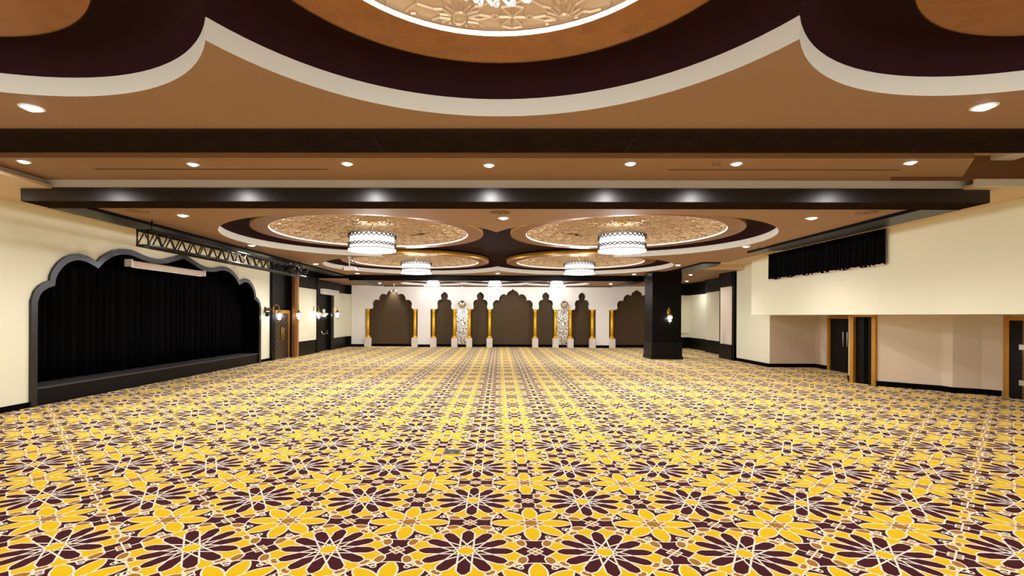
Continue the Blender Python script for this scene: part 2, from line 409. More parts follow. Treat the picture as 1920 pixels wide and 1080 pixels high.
def union_outline(cs, n=96):
    arcs = []
    for i, (x, y, R) in enumerate(cs):
        cuts = []
        for j, (x2, y2, R2) in enumerate(cs):
            if i == j: continue
            dx, dy = x2 - x, y2 - y; d = math.hypot(dx, dy)
            if d >= R + R2 or d <= abs(R - R2): continue
            a = (R * R - R2 * R2 + d * d) / (2 * d); base = math.atan2(dy, dx); off = math.acos(a / R)
            cuts += [(base - off) % (2 * PI), (base + off) % (2 * PI)]
        cuts.sort()
        if not cuts: arcs.append([(x + R * math.cos(2 * PI * k / n), y + R * math.sin(2 * PI * k / n)) for k in range(n + 1)]); continue
        for k in range(len(cuts)):
            a0, a1 = cuts[k], cuts[(k + 1) % len(cuts)]
            if a1 <= a0: a1 += 2 * PI
            am = (a0 + a1) / 2; p = (x + R * math.cos(am), y + R * math.sin(am))
            if any(math.hypot(p[0] - c[0], p[1] - c[1]) < c[2] - 1e-6 for j, c in enumerate(cs) if j != i): continue
            m_ = max(3, int(n * (a1 - a0) / (2 * PI)))
            arcs.append([(x + R * math.cos(a0 + (a1 - a0) * q / m_), y + R * math.sin(a0 + (a1 - a0) * q / m_)) for q in range(m_ + 1)])
    loops = []
    while arcs:
        cur = arcs.pop(0)
        while True:
            e = cur[-1]
            if math.hypot(e[0] - cur[0][0], e[1] - cur[0][1]) < 1e-3 and len(cur) > 3: break
            j = min(range(len(arcs)), key=lambda q: math.hypot(arcs[q][0][0] - e[0], arcs[q][0][1] - e[1]))
            cur += arcs.pop(j)[1:]
        loops.append(cur[:-1])
    return loops

def holed(outer, holes, z):
    """flat ceiling polygon with holes"""
    bm = bmesh.new(); es = []
    for lp in [outer] + holes:
        vv = [bm.verts.new((x, y, z)) for x, y in lp]
        for i in range(len(vv)): es.append(bm.edges.new((vv[i], vv[(i + 1) % len(vv)])))
    bmesh.ops.triangle_fill(bm, use_beauty=True, use_dissolve=False, edges=es)
    bm.verts.index_update()
    r = [v.co.copy() for v in bm.verts], [tuple(v.index for v in f.verts) for f in bm.faces]
    bm.free(); return r

def vault(mb, bay, zrim, zpl, w=0.42, pseudo=None, mi=0):
    """aubergine recess above the rim: rises from the rim in a curve to a flat crown, creased where two circles meet"""
    for i, (x, y, R, g, d_) in enumerate(bay):
        n = 120; rows = []
        for k in range(n):
            a = 2 * PI * k / n; ca, sa = math.cos(a), math.sin(a)
            def other(r): return max([bay[j][2] - math.hypot(x + r * ca - bay[j][0], y + r * sa - bay[j][1]) for j in range(len(bay)) if j != i])
            rm = R
            if other(R) > 0:
                lo, hi = g * 0.5, R
                for _ in range(30):
                    md = (lo + hi) / 2
                    if R - md > other(md): lo = md
                    else: hi = md
                rm = lo
            col = []
            r0 = d_ * 0.8
            for q in range(13):
                if q == 0: r = r0
                else: r = max(r0, rm - (w + 0.05)) + (rm - max(r0, rm - (w + 0.05))) * (q - 1) / 11
                t = min(1.0, max(0.0, (R - r) / w)); h = zrim + (zpl - zrim) * math.sqrt(max(0, 1 - (1 - t) ** 2))
                px_, py_ = x + r * ca, y + r * sa
                if pseudo and math.hypot(px_ - pseudo[0], py_ - pseudo[1]) < pseudo[2]: h = zpl
                col.append((px_, py_, h))
            rows.append(col)
        m_ = len(rows[0])
        mb.quadmesh([p for c in rows for p in c], [(k * m_ + q, ((k + 1) % n) * m_ + q, ((k + 1) % n) * m_ + q + 1, k * m_ + q + 1) for k in range(n) for q in range(m_ - 1)], mi, True)
    if pseudo:
        x, y, R = pseudo
        mb.quadmesh([(x + R * math.cos(2 * PI * k / 48), y + R * math.sin(2 * PI * k / 48), zpl + 0.003) for k in range(48)], [tuple(range(48))], mi)

ce = MB()      # one ceiling, several paints
CM = [M['ceil'], M['slab'], M['umber'], M['rim'], M['purple']]
ce.box(-13.5, 14.5, -4, 34.5, ZR, ZR + 0.1, 1)  # unseen roof over the ceilings, added to block outside light
for bay, zc, zt, zp, outer, ps in (
        (BAY1, Z1, 4.135, 4.36, [(-10.25, 0.0), (10.25, 0.0), (10.25, 5.24), (-10.25, 5.24)], None),
        (BAY2, Z2, 4.40, 4.62, [(-8.3, 9.9), (8.25, 9.9), (8.25, 16.7), (9.05, 16.7), (9.05, 20.2), (8.1, 20.2), (8.1, 27.2), (-8.3, 27.2)], (-0.08, 18.6, 3.6)),
        (BAY3, Z3, 4.10, 4.30, [(-7.5, 28.1), (7.3, 28.1), (7.3, 32.8), (-7.5, 32.8)], None)):
    loops = union_outline([(c[0], c[1], c[2]) for c in bay])
    # keep only the outer outline (an inner gap between four circles belongs to the opening)
    loops.sort(key=lambda l: -(max(p[0] for p in l) - min(p[0] for p in l)))
    lp = loops[0]
    v_, f_ = holed(outer, [lp], zc); ce.quadmesh(v_, f_, 0)
    n = len(lp)
    ce.quadmesh([(x, y, zc) for x, y in lp] + [(x, y, zt) for x, y in lp], [(i, (i + 1) % n, n + (i + 1) % n, n + i) for i in range(n)], 3)
    vault(ce, bay, zt, zp, pseudo=ps, mi=4)
# perimeter ceiling beside the walls, and the step-up trays between the first two bays
ce.box(-10.3, -8.4, 5.3, 34, ZS, ZS + 0.06, 1)
ce.box(8.5, 14.3, 9.15, 23.0, ZS, ZS + 0.06, 1); ce.box(-10.3, 10.3, -4, 0.0, ZS, ZS + 0.06, 1)
ce.box(-8.5, 8.7, 26.9, 27.5, 4.2, 4.3, 0)
ce.quadmesh([(-8.55, 8.1, 4.57), (7.5, 8.1, 4.57), (8.3, 9.2, 4.57), (8.62, 9.55, 4.57), (-8.55, 9.55, 4.57)], [(0, 1, 2, 3, 4)], 0)
ce.quad((-10.3, 5.3, 4.75), (7.2, 5.3, 4.75), (7.2, 8.12, 4.75), (-10.3, 8.12, 4.75), 0)
ce.quad((-8.55, 8.1, 4.57), (7.5, 8.1, 4.57), (7.5, 8.1, 4.75), (-8.55, 8.1, 4.75), 0)
ce.quad((-8.55, 9.42, 4.36), (8.64, 9.42, 4.36), (8.64, 9.42, 4.58), (-8.55, 9.42, 4.58), 3)       # cream upstand behind the beam
ce.quad((-8.55, 5.3, 4.40), (-8.55, 9.42, 4.40), (-8.55, 9.42, 4.76), (-8.55, 5.3, 4.76), 3)
ce.quad((7.0, 9.16, 4.5), (10.3, 9.16, 4.5), (10.3, 9.16, 4.95), (7.0, 9.16, 4.95), 2)
ce.box(8.45, 10.3, 9.1, 9.15, 4.39, 4.52, 3)
ce.quad((7.0, 5.3, 4.95), (10.3, 5.3, 4.95), (10.3, 9.2, 4.95), (7.0, 9.2, 4.95), 1)
ce.box(8.75, 9.15, 7.9, 9.15, 4.86, 4.95, 3); ce.box(9.45, 10.3, 5.5, 8.75, 4.62, 4.95, 0)
# third bay perimeter and the low ceiling of the side recess
ce.box(-10.3, -7.4, 27.5, 33.2, 3.99, 4.05, 0); ce.box(7.2, 9.4, 27.5, 33.2, 3.99, 4.05, 0)
ce.box(-10.0, 10.0, 33.1, 33.36, 4.05, 4.09, 0)
ce.box(8.7, 13.4, 23.0, 34, 4.18, 4.24, 0); ce.box(9.0, 11.5, 22.98, 23.02, 4.18, 4.42, 1)
struct(ce.obj('ceiling', CM, fix=False))

# dark beams
b = MB().box(-10.2, 10.2, 5.2, 5.86, 3.935, 4.75)
struct(b.obj('trim_1', M['satin']))
jt = MB()
for px_ in (-1.35, 1.42, 4.1, -4.2): jt.box(px_, px_ + 0.012, 5.21, 5.85, 3.9335, 3.936)
jo = jt.obj('panel_joint', M['edge']); jo.parent = bpy.data.objects['trim_1']
b = MB().box(-8.99, 8.99, 9.4, 10.0, 4.165, 4.42)
so_ = MB().box(-8.98, 8.98, 9.41, 10.0, 4.158, 4.166)
t2_ = struct(b.obj('trim_2', M['gloss'])); so_.obj('soffit', M['satin'], t2_)
b = MB().box(-9.0, -8.25, 10.0, 27.5, 4.155, 4.42); struct(b.obj('trim_3', M['wood']))
b = MB().prism([(8.2, 10.0), (9.0, 10.0), (9.0, 16.0), (8.32, 16.8), (8.2, 16.8)], 4.155, 4.42, 'z'); struct(b.obj('trim_4', M['wood']))
b = MB().prism([(8.06, 20.15), (8.75, 20.15), (9.0, 21.0), (9.0, 27.5), (8.06, 27.5)], 4.155, 4.40, 'z'); struct(b.obj('trim_5', M['wood']))
b = MB().box(-8.25, 8.06, 26.95, 27.5, 4.165, 4.40); struct(b.obj('trim_6', M['wood']))
b = MB().box(-8.2, 8.0, 27.5, 28.1, 3.945, 4.17); b.box(-8.1, -7.45, 28.1, 32.7, 3.945, 4.05); b.box(7.25, 8.0, 28.1, 32.7, 3.945, 4.05); b.box(-7.45, 7.25, 32.73, 32.8, 3.92, 4.0)
struct(b.obj('trim_7', M['wood']))
inner = MB().box(-8.252, -8.22, 10.0, 26.95, 4.15, 4.215).box(8.17, 8.21, 10.0, 16.8, 4.15, 4.215).box(8.03, 8.07, 20.15, 26.95, 4.15, 4.215).box(-8.25, 8.06, 26.91, 26.95, 4.16, 4.215)
struct(inner.obj('trim_8', M['edge']))

# ------------------------------------------------------------------ left wall with the stage arch
half = [(5.33, 0.0), (5.33, 2.33), (5.25, 2.55), (5.13, 2.68), (4.98, 2.77), (4.88, 2.805), (4.86, 2.93), (4.77, 3.1), (4.65, 3.24), (4.48, 3.38), (4.3, 3.465), (4.08, 3.51), (3.85, 3.49), (3.66, 3.43), (3.53, 3.38),
        (3.38, 3.52), (3.2, 3.63), (3.0, 3.73), (2.78, 3.795), (2.55, 3.825), (2.32, 3.83), (2.08, 3.79), (1.85, 3.74), (1.6, 3.705), (1.35, 3.695), (1.1, 3.715), (0.85, 3.765), (0.6, 3.835), (0.35, 3.91), (0.15, 3.965), (0.0, 4.0)]
CY = 16.25
outl = [(CY - s, z) for s, z in half] + [(CY + s, z) for s, z in half[::-1][1:]]
def offset_in(pl, w):
    r = []
    for i, (a, b_) in enumerate(pl):
        p0 = pl[max(i - 1, 0)]; p1 = pl[min(i + 1, len(pl) - 1)]
        def nrm(p, q):
            dx, dy = q[0] - p[0], q[1] - p[1]; l = math.hypot(dx, dy) or 1; return (dy / l, -dx / l)
        n0 = nrm(p0, (a, b_)) if i else nrm((a, b_), p1); n1 = nrm((a, b_), p1) if i < len(pl) - 1 else n0
        nx, ny = n0[0] + n1[0], n0[1] + n1[1]; l = math.hypot(nx, ny); nx /= l; ny /= l
        c = max(0.55, nx * n0[0] + ny * n0[1]); r.append((a + nx * w / c, b_ + ny * w / c))
    return r
inl = offset_in(outl, 0.15); inl[0] = (inl[0][0], 0.0); inl[-1] = (inl[-1][0], 0.0)
mid = offset_in(outl, 0.06)
wl = MB()
poly = [(-4, 0), (mid[0][0], 0)] + mid[1:-1] + [(mid[-1][0], 0), (22.6, 0), (22.6, ZR), (-4, ZR)]
wl.prism(poly, XL, XL - 0.12, 'x')
struct(wl.obj('wall_left', M['wall']))
back = MB().box(-11.75, -11.65, 10.4, 22.0, 0, 4.4).box(-11.7, XL - 0.12, 10.3, 10.4, 0, 4.4).box(-11.7, XL - 0.12, 22.0, 22.1, 0, 4.4).box(-11.7, XL - 0.12, 10.3, 22.1, 4.3, 4.4)
struct(back.obj('wall_stage', M['edge']))
ar = thing('stage_arch', 'dark grey multi-lobed stage arch trim on the cream left wall', 'arch', (XL, CY, 0))
n = len(outl)
def ring(x0, x1, oo, ii):
    m_ = MB(); k = len(oo); vs_ = []
    for x in (x0, x1):
        vs_ += [(x, a, b_) for a, b_ in oo] + [(x, a, b_) for a, b_ in ii]
    fs = []
    for i in range(k - 1):
        fs += [(i, i + 1, k + i + 1, k + i), (2 * k + i, 2 * k + i + 1, 3 * k + i + 1, 3 * k + i), (i, i + 1, 2 * k + i + 1, 2 * k + i), (k + i, k + i + 1, 3 * k + i + 1, 3 * k + i)]
    for i in (0, k - 1): fs.append((i, k + i, 3 * k + i, 2 * k + i))
    return m_.quadmesh(vs_, fs)
loc0 = lambda pl: [(a - CY, b_) for a, b_ in pl]
ring(0.06, 0.0, loc0(outl), loc0(inl)).obj('trim_band', M['archm'], ar)
ring(0.0, -0.5, loc0(mid), loc0(inl)).obj('inner_reveal', M['edge'], ar)
st = thing('stage', 'low black stage front with grey edge inside the lobed arch', 'stage', (XL, CY, 0))
MB().box(-1.3, 0.0, -5.17, 5.17, 0, 0.37).obj('apron', M['black'], st)
MB().box(-1.3, 0.02, -5.17, 5.17, 0.37, 0.41).obj('stage_edge', M['stage'], st)
MB().box(0.0, 0.01, -5.17, 5.17, 0.0, 0.02).obj('plinth', M['edge'], st)
# stage curtain
def pleats(y0, y1, z0, z1, amp, wl_, n_per=8, seed=1, zseg=6, sag=None):
    rnd = random.Random(seed); vs_ = []; ny = int((y1 - y0) / wl_ * n_per)
    ph = 0; xs = []
    for i in range(ny + 1):
        ph += 2 * PI / n_per * (1 + 0.35 * math.sin(i * 0.13 + seed)) ; xs.append(amp * (math.sin(ph) + 0.35 * math.sin(ph * 0.37 + 1) + 0.15 * rnd.uniform(-1, 1)))
    for k in range(zseg + 1):
        f = k / zseg
        for i in range(ny + 1):
            zb = z0 + (sag(i / ny) if sag else 0)
            vs_.append((xs[i] * (1.0 - 0.25 * f), y0 + (y1 - y0) * i / ny, zb + (z1 - zb) * f))
    m_ = MB(); w_ = ny + 1
    m_.quadmesh(vs_, [(k * w_ + i, k * w_ + i + 1, (k + 1) * w_ + i + 1, (k + 1) * w_ + i) for k in range(zseg) for i in range(ny)], 0, True)
    return m_
cu_ = pleats(-5.4, 5.4, 0.42, 4.25, 0.07, 0.28, seed=3).obj('stage_curtain', M['velvet'], loc=(XL - 0.75, CY, 0))
sm = cu_.modifiers.new('thickness', 'SOLIDIFY'); sm.thickness = 0.012
tag(cu_, 'closed black pleated curtain filling the stage arch', 'curtain')
# projection screen case under the arch
sc_ = thing('projection_screen', 'rolled-up projection screen in a long pinkish case at the top of the stage arch', 'screen', (XL + 0.12, 15.45, 3.45))
bevel(MB().prism([(-0.09, -0.07), (0.07, -0.09), (0.09, 0.06), (-0.05, 0.09)], -1.7, 1.7, 'y').obj('case', M['screenc'], sc_), 0.01)
for s in (-1, 1): MB().box(-0.1, 0.1, s * 1.7, s * 1.75, -0.1, 0.1).obj('end_cap', M['white'], sc_)
MB().box(-0.02, 0.03, -1.62, 1.62, -0.115, -0.09).obj('bottom_bar', M['white'], sc_)
for s in (-1, 1): MB().box(-0.2, -0.08, s * 1.3 - 0.03, s * 1.3 + 0.03, 0.0, 0.08).obj('bracket', M['blackm'], sc_)

# baseboards on the left
struct(MB().box(XL - 0.05, XL + 0.02, -4, 10.92, 0, 0.12).box(XL - 0.05, XL + 0.02, 21.58, 22.5, 0, 0.12).obj('baseboard_left', M['edge']))

# ------------------------------------------------------------------ left wall, door section
def YX(px, x=XL2): return onx(px, 600, x)[0]
yA, yB_, yC, yD, yE, yF, yG, yH, yI = YX(510), YX(544), YX(551), YX(558.5), YX(593), YX(597.5), YX(619.5), YX(624.5), 32.25
yA, yB_ = 22.78, 24.5
w2 = MB()
w2.box(XL2 - 0.12, XL2, yD, yF, 0, ZR); w2.box(-10.5, -10.4, 22.6, 25.3, 0, ZR)
w2.box(XL2 - 0.12, XL2, yH - 0.1, yI, 0, ZR); w2.box(XL2, -9.55, yI + 0.65, yI + 0.75, 0, ZR); w2.box(XL2 - 0.12, XL2, yI, yI + 0.75, 0, ZR)
struct(w2.obj('wall_left_far', M['wall']))
# step that faces the camera + dark pilasters
d = MB().box(-10.4, -10.12, 22.5, 22.78, 0, ZS).box(-10.35, -9.95, yB_, yB_ + 0.03, 0, ZS).box(-10.35, -9.9, yB_ + 0.03, yC + 0.1, 0, ZS)
d.box(XL2 - 0.02, XL2 + 0.06, yE, yF, 0, ZS).box(-10.3, XL2 + 0.05, yG, yH, 0, 3.45)
struct(d.obj('trim_9', M['black']))
# upper dark band and wainscot
ub = MB().box(XL2 - 0.01, XL2 + 0.025, yD, yE, 3.42, ZS).box(XL2 - 0.01, XL2 + 0.025, yH, yI + 0.66, 3.42, ZS).box(XL2, -9.6, yI + 0.62, yI + 0.66, 3.42, ZS).box(XL2 - 0.12, XL2 + 0.02, yF, yH, 3.4, ZS)
struct(ub.obj('trim_10', M['black']))
wn = MB().box(XL2 - 0.01, XL2 + 0.03, yD, yE, 0, 0.72).box(XL2 - 0.01, XL2 + 0.03, yH, yI + 0.66, 0, 0.68).box(XL2, -9.6, yI + 0.6, yI + 0.66, 0, 0.68)
struct(wn.obj('trim_11', M['black']))
# gold-bronze pilaster by the double door
pl_ = thing('pilaster', 'tall bronze and gold pilaster beside the carved double door', 'pilaster', (XL2, (yC + yD) / 2, 0))
hwp = (yD - yC) / 2 - 0.005
MB().box(-0.1, 0.04, -hwp, hwp * 0.2, 0, 4.15).obj('shaft', M['bronze'], pl_)
MB().box(-0.1, 0.05, hwp * 0.2, hwp, 0, 4.15).obj('gold_edge', M['goldw'], pl_)
# carved double door in its portal
pr = MB().box(-10.35, -10.22, yA, yB_ + 0.05, 0, ZS)
for z in (2.55, 2.95, 3.35, 3.75): pr.box(-10.22, -10.205, yA, yB_, z + 0.01, z + 0.39)
struct(pr.obj('trim_12', M['black']))
dh = 2.12
dr = thing('door_1', 'carved dark double door with brass handles and gold frame beyond the stage', 'door', (-10.22, 0, 0)); dr['kind'] = 'structure'
ym = (yA + yB_) / 2 - 0.05; leaves = {}
for y0, y1 in ((yA + 0.05, ym - 0.005), (ym + 0.005, yB_ - 0.2)):
    leaves[-1 if y1 < ym else 1] = MB().box(0, 0.05, y0, y1, 0.01, dh).obj('door_leaf', M['carved'], dr)
for s in (-1, 1):
    MB().tube([(0.05, ym + s * 0.1, 0.85), (0.1, ym + s * 0.1, 0.88), (0.1, ym + s * 0.1, 1.45), (0.05, ym + s * 0.1, 1.48)], 0.02).obj('door_handle', M['brass'], leaves[s])
MB().box(0, 0.09, yA + 0.02, yB_ - 0.01, dh, dh + 0.15).box(0, 0.09, yB_ - 0.19, yB_ - 0.01, 0, dh).obj('door_frame', M['goldw'], dr)
# fire exit door
ex = thing('door_2', 'black fire exit door with push bar under the air curtain', 'door', (-10.02, 0, 0)); ex['kind'] = 'structure'
xl_ = MB().box(-0.05, 0.0, yF, yG, 0.01, 2.05).obj('door_leaf', M['black'], ex)
MB().box(-0.05, 0.0, yF, yG, 2.16, 3.42).obj('transom_panel', M['black'], ex)
MB().box(-0.05, 0.03, yF, yG, 2.05, 2.16).obj('gold_lintel', M['goldw'], ex)
pb = MB().tube([(0.0, yF + 0.55, 1.18), (0.1, yF + 0.55, 1.1), (0.12, yF + 0.6, 0.98), (0.12, yG - 0.5, 0.98), (0.1, yG - 0.45, 1.1), (0.0, yG - 0.45, 1.18)], 0.03, 8)
pb.obj('push_bar', M['chrome'], xl_)
MB().box(0, 0.06, yF + 0.5, yG - 0.6, 1.95, 2.02).obj('door_closer', M['steel'], xl_)
eS = thing('exit_sign', 'small green glowing exit sign above the fire exit door', 'sign', (-10.0, (yF + yG) / 2 + 0.1, 2.28))
bevel(MB().box(-0.02, 0.03, -0.17, 0.17, -0.1, 0.1).obj('housing', M['white'], eS), 0.01)
MB().box(0.03, 0.035, -0.15, 0.15, -0.085, 0.085).obj('lit_panel', M['exit'], eS)
fig = MB()
fig.lathe([(0.001, 0), (0.02, 0.0), (0.02, 0.004), (0.001, 0.004)], (0.035, -0.02, 0.055), 10, axis='x')
fig.tube([(0.037, -0.02, 0.03), (0.037, -0.035, -0.02), (0.037, -0.07, -0.055)], 0.012, 5).tube([(0.037, -0.035, -0.02), (0.037, 0.005, -0.03), (0.037, 0.01, -0.065)], 0.011, 5).tube([(0.037, -0.06, 0.01), (0.037, -0.02, 0.025), (0.037, 0.03, 0.0)], 0.008, 5)
fig.box(0.035, 0.038, 0.06, 0.12, -0.07, 0.065)
fig.obj('running_figure', M['white'], eS)
ac = thing('air_curtain', 'long white air curtain unit above the fire exit door', 'air curtain', (XL2, (YX(597.5) + YX(627)) / 2, 3.3))
hl = (YX(627) - YX(597.5)) / 2
bevel(MB().prism([(0.07, -0.06), (0.24, -0.06), (0.28, 0.02), (0.28, 0.2), (0.07, 0.2)], -hl, hl, 'y').obj('housing', M['white'], ac), 0.015)
MB().box(0.08, 0.24, -hl + 0.08, hl - 0.08, -0.1, -0.06).obj('outlet', M['white'], ac)
MB().box(0.279, 0.284, -hl + 0.05, hl - 0.05, 0.06, 0.1).obj('intake_grille', M['steel'], ac)
# wall camera next to the arch
yc_, zc_ = onx(496.5, 584, XL)
wc = thing('security_camera', 'small black and red camera device on the cream strip right of the stage arch', 'camera', (XL, yc_, zc_))
MB().box(0, 0.04, -0.05, 0.05, -0.05, 0.2).obj('wall_plate', M['blackm'], wc)
MB().tube([(0.03, 0, 0.1), (0.16, 0, 0.16)], 0.02).obj('arm', M['blackm'], wc)
bevel(MB().box(0.12, 0.24, -0.14, 0.1, 0.02, 0.16).obj('body', M['blackm'], wc), 0.02)
MB().lathe([(0.05, -0.24), (0.05, -0.14)], (0.18, 0, 0.09), 12, axis='y').obj('red_lens', M['red'], wc)
MB().box(0.05, 0.2, -0.05, 0.03, -0.22, -0.02).obj('junction_box', M['blackm'], wc)

# ------------------------------------------------------------------ back wall with the arcade
def XB(px): return ony(px, 600, YB)[0]
struct(MB().box(-10.1, 12.4, 33.35, 33.5, 0, ZR).obj('wall_back', M['brown']))
small = [(0.476, 2.467), (0.455, 2.56), (0.43, 2.653), (0.462, 2.75), (0.469, 2.84), (0.455, 2.92), (0.425, 2.99), (0.37, 3.05), (0.30, 3.082), (0.235, 3.09), (0.173, 3.12), (0.212, 3.2), (0.233, 3.284), (0.232, 3.35), (0.21, 3.42), (0.165, 3.475), (0.09, 3.53), (0.0, 3.60)]
big = [(1.33, 2.467), (1.29, 2.54), (1.26, 2.607), (1.29, 2.7), (1.297, 2.794), (1.28, 2.88), (1.235, 2.96), (1.17, 3.025), (1.09, 3.062), (0.99, 3.068), (0.897, 3.04), (0.895, 3.14), (0.865, 3.24), (0.82, 3.325), (0.765, 3.385), (0.69, 3.435), (0.6, 3.452), (0.5, 3.44), (0.388, 3.387), (0.375, 3.46), (0.345, 3.53), (0.29, 3.6), (0.2, 3.655), (0.1, 3.705), (0.04, 3.75), (0.0, 3.80)]
def arc(c, prof): return [(c - a, z) for a, z in prof] + [(c + a, z) for a, z in prof[::-1][1:]]
fx0, fx1 = XB(659), XB(1258)
zsp = 2.467
colx = [XB(p) for p in (690, 778, 813, 852.3, 880, 918, 1003.5, 1041.5, 1069.5, 1110.5, 1147.5)] 
cR = XB(1194.7); colx.append(2 * cR - colx[-1])
fp = [(fx0, 0), (XB(684.5), 0), (XB(684.5), zsp)] + arc(XB(734.7), big) + [(XB(783), zsp), (XB(783), 0), (XB(807), 0), (XB(807), zsp)]
fp += arc(XB(833), small) + arc(XB(900.5), small) + arc(XB(961.5), big) + arc(XB(1023.3), small) + arc(XB(1091.3), small)
fp += [(XB(1117.3), zsp), (XB(1117.3), 0), (XB(1142.3), 0), (XB(1142.3), zsp)] + arc(cR, big) + [(2 * cR - XB(1142.3), zsp), (2 * cR - XB(1142.3), 0), (fx1, 0), (fx1, 4.1), (fx0, 4.1)]
fac = MB().prism(fp, YB, YB + 0.3, 'y')
struct(fac.obj('wall_arcade', M['relief']))
bb_ = MB().box(fx0, XB(684.5), YB - 0.02, YB, 0, 0.17).box(XB(783), XB(807), YB - 0.02, YB, 0, 0.17).box(XB(1117.3), XB(1142.3), YB - 0.02, YB, 0, 0.17).box(fx0, fx1, 33.32, 33.36, 0, 0.17)
struct(bb_.obj('baseboard_back', M['edge']))
# columns
names = ['gold column on white pedestal at the left side of the leftmost big arch', 'gold column on white pedestal at the right side of the leftmost big arch',
         'gold column left of the first narrow arch, beside a white pier', 'gold column directly left of the left mirror mosaic panel',
         'gold column directly right of the left mirror mosaic panel', 'gold column at the left side of the central big arch',
         'gold column at the right side of the central big arch', 'gold column directly left of the right mirror mosaic panel',
         'gold column directly right of the right mirror mosaic panel', 'gold column right of the fourth narrow arch, beside a white pier',
         'gold column at the left side of the rightmost big arch', 'gold column mostly hidden behind the dark square pillar']
proto = None
YC = YB - 0.0
for x, nm in zip(colx[:11], names):
    if proto is None:
        c = thing('arcade_column', nm, 'column', (x, YC, 0), group='gold columns of the back arcade')
        bevel(MB().box(-0.19, 0.19, -0.19, 0.19, 0, 0.6).obj('pedestal', M['stone'], c), 0.01)
        MB().lathe([(0.15, 0.6), (0.15, 0.65), (0.13, 0.7), (0.11, 0.74)], n=20).obj('column_base', M['goldc'], c)
        MB().lathe([(0.098, 0.74), (0.1, 1.3), (0.092, 2.3)], n=20).obj('shaft', M['goldc'], c)
        MB().lathe([(0.1, 2.3), (0.12, 2.32), (0.1, 2.34), (0.1, 2.38), (0.135, 2.42), (0.135, 2.467)], n=20).obj('capital', M['goldc'], c)
        proto = c
    else:
        c = copy_tree(proto); c.location = (x, YC, 0); c['label'] = nm
# mirror mosaic panels
for (p0, p1, lab) in ((853, 879, 'glittering mirror mosaic panel below the left disco ball'), (1042.5, 1068.5, 'glittering mirror mosaic panel below the right disco ball')):
    x0, x1 = XB(p0), XB(p1)
    mp_ = thing('mosaic_panel', lab, 'mirror panel', ((x0 + x1) / 2, YB + 0.02, 0), group='mirror mosaic panels of the arcade')
    hw_ = (x1 - x0) / 2
    MB().box(-hw_, hw_, 0.2, 0.28, 0.17, 2.46).obj('mosaic_face', M['mosaic'], mp_)
    MB().box(-hw_, hw_, 0.19, 0.28, 0.0, 0.17).obj('kick_board', M['edge'], mp_)
# disco balls
for px_, py_, lab in ((866.5, 570, 'mirrored disco ball hanging in front of the left mosaic panel'), (1058, 571, 'mirrored disco ball hanging in front of the right mosaic panel')):
    x, z = ony(px_, py_, 32.5)
    db = thing('disco_ball', lab, 'disco ball', (x, 32.5, z), group='disco balls')
    n_, m__ = 18, 10; R = 0.26
    MB().lathe([(R * math.sin(PI * i / m__) + 0.0001, -R * math.cos(PI * i / m__)) for i in range(m__ + 1)], n=n_, smooth=False).obj('mirror_sphere', M['chrome'], db)
    MB().lathe([(0.03, R - 0.01), (0.03, R + 0.05)], n=10).obj('cap', M['steel'], db)
    MB().tube([(0, 0, R + 0.04), (0, 0, 3.92 - z)], 0.006, 5).obj('wire', M['steel'], db)
    MB().lathe([(0.05, 3.90 - z), (0.05, 3.935 - z)], n=12).obj('motor', M['white'], db)

# ------------------------------------------------------------------ dark square pillar
cx, cy = 8.02, 24.98
pil = thing('pillar', 'massive square black-brown pillar standing in front of the rightmost arch', 'pillar', (cx, cy, 0))
bevel(MB().box(-0.73, 0.73, -0.68, 0.68, 0.14, 0.8).obj('base', M['black'], pil), 0.02)
MB().box(-0.76, 0.76, -0.71, 0.71, 0, 0.14).obj('plinth', M['black'], pil)
bevel(MB().box(-0.69, 0.69, -0.64, 0.64, 0.8, 3.72).obj('shaft', M['wood'], pil), 0.01)
bevel(MB().box(-0.71, 0.71, -0.66, 0.66, 3.72, 4.16).obj('capital', M['wood'], pil), 0.01)

# ------------------------------------------------------------------ right side
wr = MB()
wr.box(XR, 14.2, -4, 20.72, 2.13, ZR)                                  # upper wall that overhangs
struct(wr.obj('wall_right', M['wall']))
low = [(13.25, -4), (13.25, 9.0), (13.2, 13.38), (12.93, 13.72), (12.42, 14.02), (12.38, 14.34), (11.3, 15.38)]
low2 = [(11.1, 16.08), (11.52, 16.85), (12.9, 16.9)]
low3 = [(12.9, 17.2), (12.9, 20.85), (11.04, 20.79)]
def strip(pl, z0, z1, mb, w=0.0):
    for (a, b_), (c, d_) in zip(pl[:-1], pl[1:]):
        dx, dy = c - a, d_ - b_; l = math.hypot(dx, dy); nx, ny = -dy / l * w, dx / l * w
        if w: mb.prism([(a, b_), (c, d_), (c + nx, d_ + ny), (a + nx, b_ + ny)], z0, z1, 'z')
        else: mb.quad((a, b_, z0), (c, d_, z0), (c, d_, z1), (a, b_, z1))
lw_ = MB(); strip(low, 0, 2.14, lw_); strip(low2, 0, 2.14, lw_); strip(low3, 0, 2.14, lw_); lw_.quad((12.9, 16.9, 0), (12.9, 17.2, 0), (12.9, 17.2, 2.14), (12.9, 16.9, 2.14))
struct(lw_.obj('wall_right_lower', M['taupe'], fix=False))
bb2 = MB()
for pl in ([(13.25, 4), (13.25, 9.0), (13.2, 11.0)], [(13.16, 13.42), (12.93, 13.72), (12.42, 14.02), (12.38, 14.34), (11.3, 15.38)], [(11.1, 16.08), (11.52, 16.85), (12.9, 16.9)], [(12.9, 20.0), (12.9, 20.85), (11.0, 20.8), (11.08, 23.75)]): strip(pl, 0, 0.15, bb2, 0.03)
struct(bb2.obj('baseboard_right', M['edge']))
wf = MB()
wf.box(11.05, 11.2, 20.83, 23.9, 0, ZR).box(11.05, 14.2, 20.76, 20.82, 2.1, ZR)
struct(wf.obj('wall_right_far', M['wall']))
